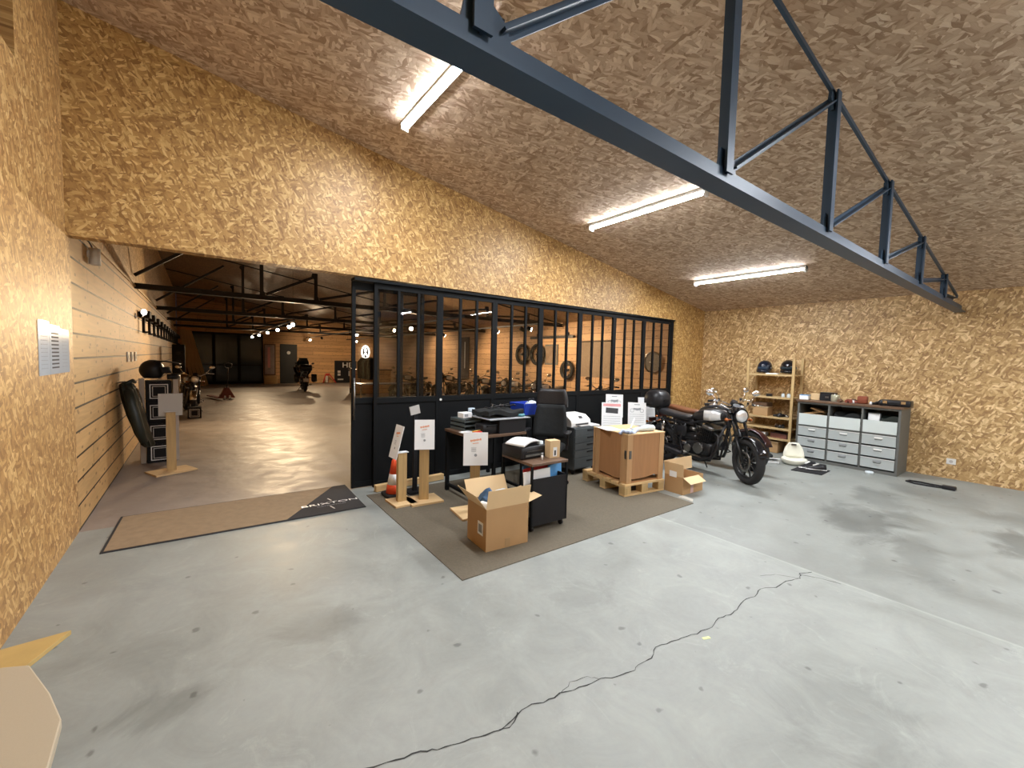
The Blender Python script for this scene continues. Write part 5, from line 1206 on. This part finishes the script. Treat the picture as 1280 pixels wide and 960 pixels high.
def cloths(label, loc, w, h, m):
    o = thing('clothes_rail', label, 'clothes rail', loc)
    for s_ in (-1,1): MB().cyl((0,s_*w,.0),(0,s_*w,h),.015).cyl((-.2,s_*w,.015),(.2,s_*w,.015),.015).build('upright', BLK, o)
    MB().cyl((0,-w,h),(0,w,h),.014).build('bar', BLK, o)
    for k in range(5):
        y=-w+.2+k*(2*w-.4)/4; MB().loft([[(.2*q*math.cos(a),y+.04*math.sin(a),z) for a in [2*PI*i/12 for i in range(12)]] for z,q in ((h-.85,.85),(h-.5,.95),(h-.2,1.),(h-.1,.6),(h-.02,.15))]).build('garment', m[k%len(m)], o)
    return o
cloths('clothes rail with dark jackets seen through the first glass bay',(5.3,16.8,0),.8,1.55,[CLOTH,BLKM,GREEN])
o = thing('counter','pine counter in the showroom behind the first glass bay','counter',(6.0,18.5,0)); MB().bx(-.8,.8,-.3,.3,0,1.0).build('body', PLANK_F, o); MB().bx(-.85,.85,-.35,.35,1.0,1.04).build('worktop', BROWN, o)
o = thing('barrier_table','light metal table seen through the sliding leaf','table',(4.0,11.3,0)); MB().bx(-.7,.7,-.3,.3,.86,.88).build('table_top', mat('bluegrey_top',(.12,.14,.2),.3), o)
for x in (-.66,.66):
    for y in (-.26,.26): MB().cyl((x,y,0),(x,y,.86),.015).build('leg', CHR, o)

# ------------------------------------------------------------------ showroom spots
def track(label, x, y0, y1, z):
    t = thing('light_track', label, 'light track', (x,0,z))
    MB().bx(-.018,.018,y0,y1,-.018,.018).build('rail', BLK, t)
    for y in (y0+.2, (y0+y1)/2, y1-.2): MB().cyl((0,y,.01),(0,y,zc(x)-z+.003),.004,seg=6).build('hanger', BLK, t)
    return t
track('black light track left of centre in the showroom', 2.08, 12.8, 25.6, 2.53)
track('black light track further right in the showroom', 4.75, 8.2, 25.6, 2.53)
track('black light track nearest the orange pine wall', 6.9, 8.2, 25.6, 2.53)
def spot(label, x, y, z, tgt, power, lens=True, size=100):
    t = thing('spotlight', label, 'spotlight', (x,y,z), 0, 'track spotlights in the showroom')
    d = (Vector(tgt)-Vector((x,y,z-.09))).normalized(); p = Vector((0,0,-.09))
    MB().cyl((0,0,-.02),(0,0,-.09),.01).cyl(p-d*.06, p+d*.06, .052).build('lamp_head', BLK, t)
    MB().cyl(p+d*.061, p+d*.066, .047).build('lens', WARM, t)
    ld = bpy.data.lights.new('lamp','SPOT'); ld.energy = power * 1.4; ld.color = (1.,.74,.45); ld.spot_size = R(size); ld.spot_blend = .6; ld.shadow_soft_size = .05
    lo = bpy.data.objects.new('lamp', ld); COL.objects.link(lo); lo.parent = t; lo.location = p+d*.08; lo.rotation_euler = d.to_track_quat('-Z','Y').to_euler()
    return t
Z = 2.51
sp = [(2.08,13.6,(1.2,10.5,0),52,'first lit spotlight of the row of five on the left light track'),(2.08,15.8,(.9,12.,0),60,'second lit spotlight of the row of five on the left light track'),(2.08,18.4,(1.2,14.,0),60,'third lit spotlight of the row of five on the left light track'),
      (2.08,21.2,(1.,17.,0),60,'fourth lit spotlight of the row of five on the left light track'),(2.08,24.2,(1.5,19.,0),60,'last lit spotlight of the row of five, nearest the glass doors'),
      (4.75,16.3,(4.6,12.5,0),60,'lit spotlight hanging nearest the sliding leaf, in the open part'),(4.75,21.9,(6.6,26,1.),120,'lit spotlight aimed at the far pine wall'),(4.75,24.6,(4.2,20.,0),90,'small lit spotlight deepest on the middle light track'),
      (6.9,23.7,(6.9,20.,.2),90,'small lit spotlight in front of the black sign board'),(4.75,11.2,(3.4,7.0,0.6),70,'bright spotlight glaring at the viewer through the first glass bay'),
      (6.9,10.1,(8.95,9.2,1.2),130,'lit spotlight seen at the post between the second and third glass bays'),(6.9,13.4,(8.95,13.,1.2),130,'spotlight seen at the post between the first and second glass bays'),
      (6.9,17.6,(8.95,17.5,1.4),120,'deep spotlight seen through the middle of the first glass bay'),(4.75,12.6,(8.95,7.,1.2),150,'spotlight just left of the deep one in the first glass bay')]
sp += [(6.9,8.6,(8.95,6.4,1.3),75,'right one of two spotlights added to brighten the pine wall, behind the third glass bay'),(6.9,8.9,(8.95,8.3,1.5),65,'left one of two spotlights added to brighten the pine wall, behind the third glass bay')]  # this pair is added to light the nearest stretch of pine wall
for x,y,tg,p,lb in sp: spot(lb,x,y,Z,tg,p)
spot('spotlight at the head of the left track washing the left pine wall', 2.08, 12.9, Z, (-.87,8.2,1.2), 190)

# ------------------------------------------------------------------ world, camera
w = bpy.data.worlds.new('night'); SC.world = w; w.use_nodes = True
w.node_tree.nodes['Background'].inputs[0].default_value = (.02,.03,.05,1); w.node_tree.nodes['Background'].inputs[1].default_value = .3

cam_d = bpy.data.cameras.new('camera'); cam = bpy.data.objects.new('camera', cam_d); COL.objects.link(cam)
f_px, cx, cy = 526., 640., 480.
vX = Vector((1350-cx, -(468-cy), -f_px)); vY = Vector((250-cx, -(440-cy), -f_px))
X = vX.normalized(); Zc = vX.cross(vY).normalized(); Y = Zc.cross(X)
M = Matrix((X, Y, Zc)).to_4x4(); M.translation = Vector((0,0,1.6))
cam.matrix_world = M
cam_d.sensor_width = 36; cam_d.lens = f_px/1280*36; cam_d.clip_start = .05; cam_d.clip_end = 200
SC.camera = cam
vs = SC.view_settings; vs.view_transform = 'Standard'; vs.look = 'None'; vs.gamma = 1; vs.use_curve_mapping = False; vs.exposure = 0.72
SC.cycles.max_bounces = 8; SC.cycles.diffuse_bounces = 5; SC.cycles.transparent_max_bounces = 12; SC.cycles.sample_clamp_indirect = 6
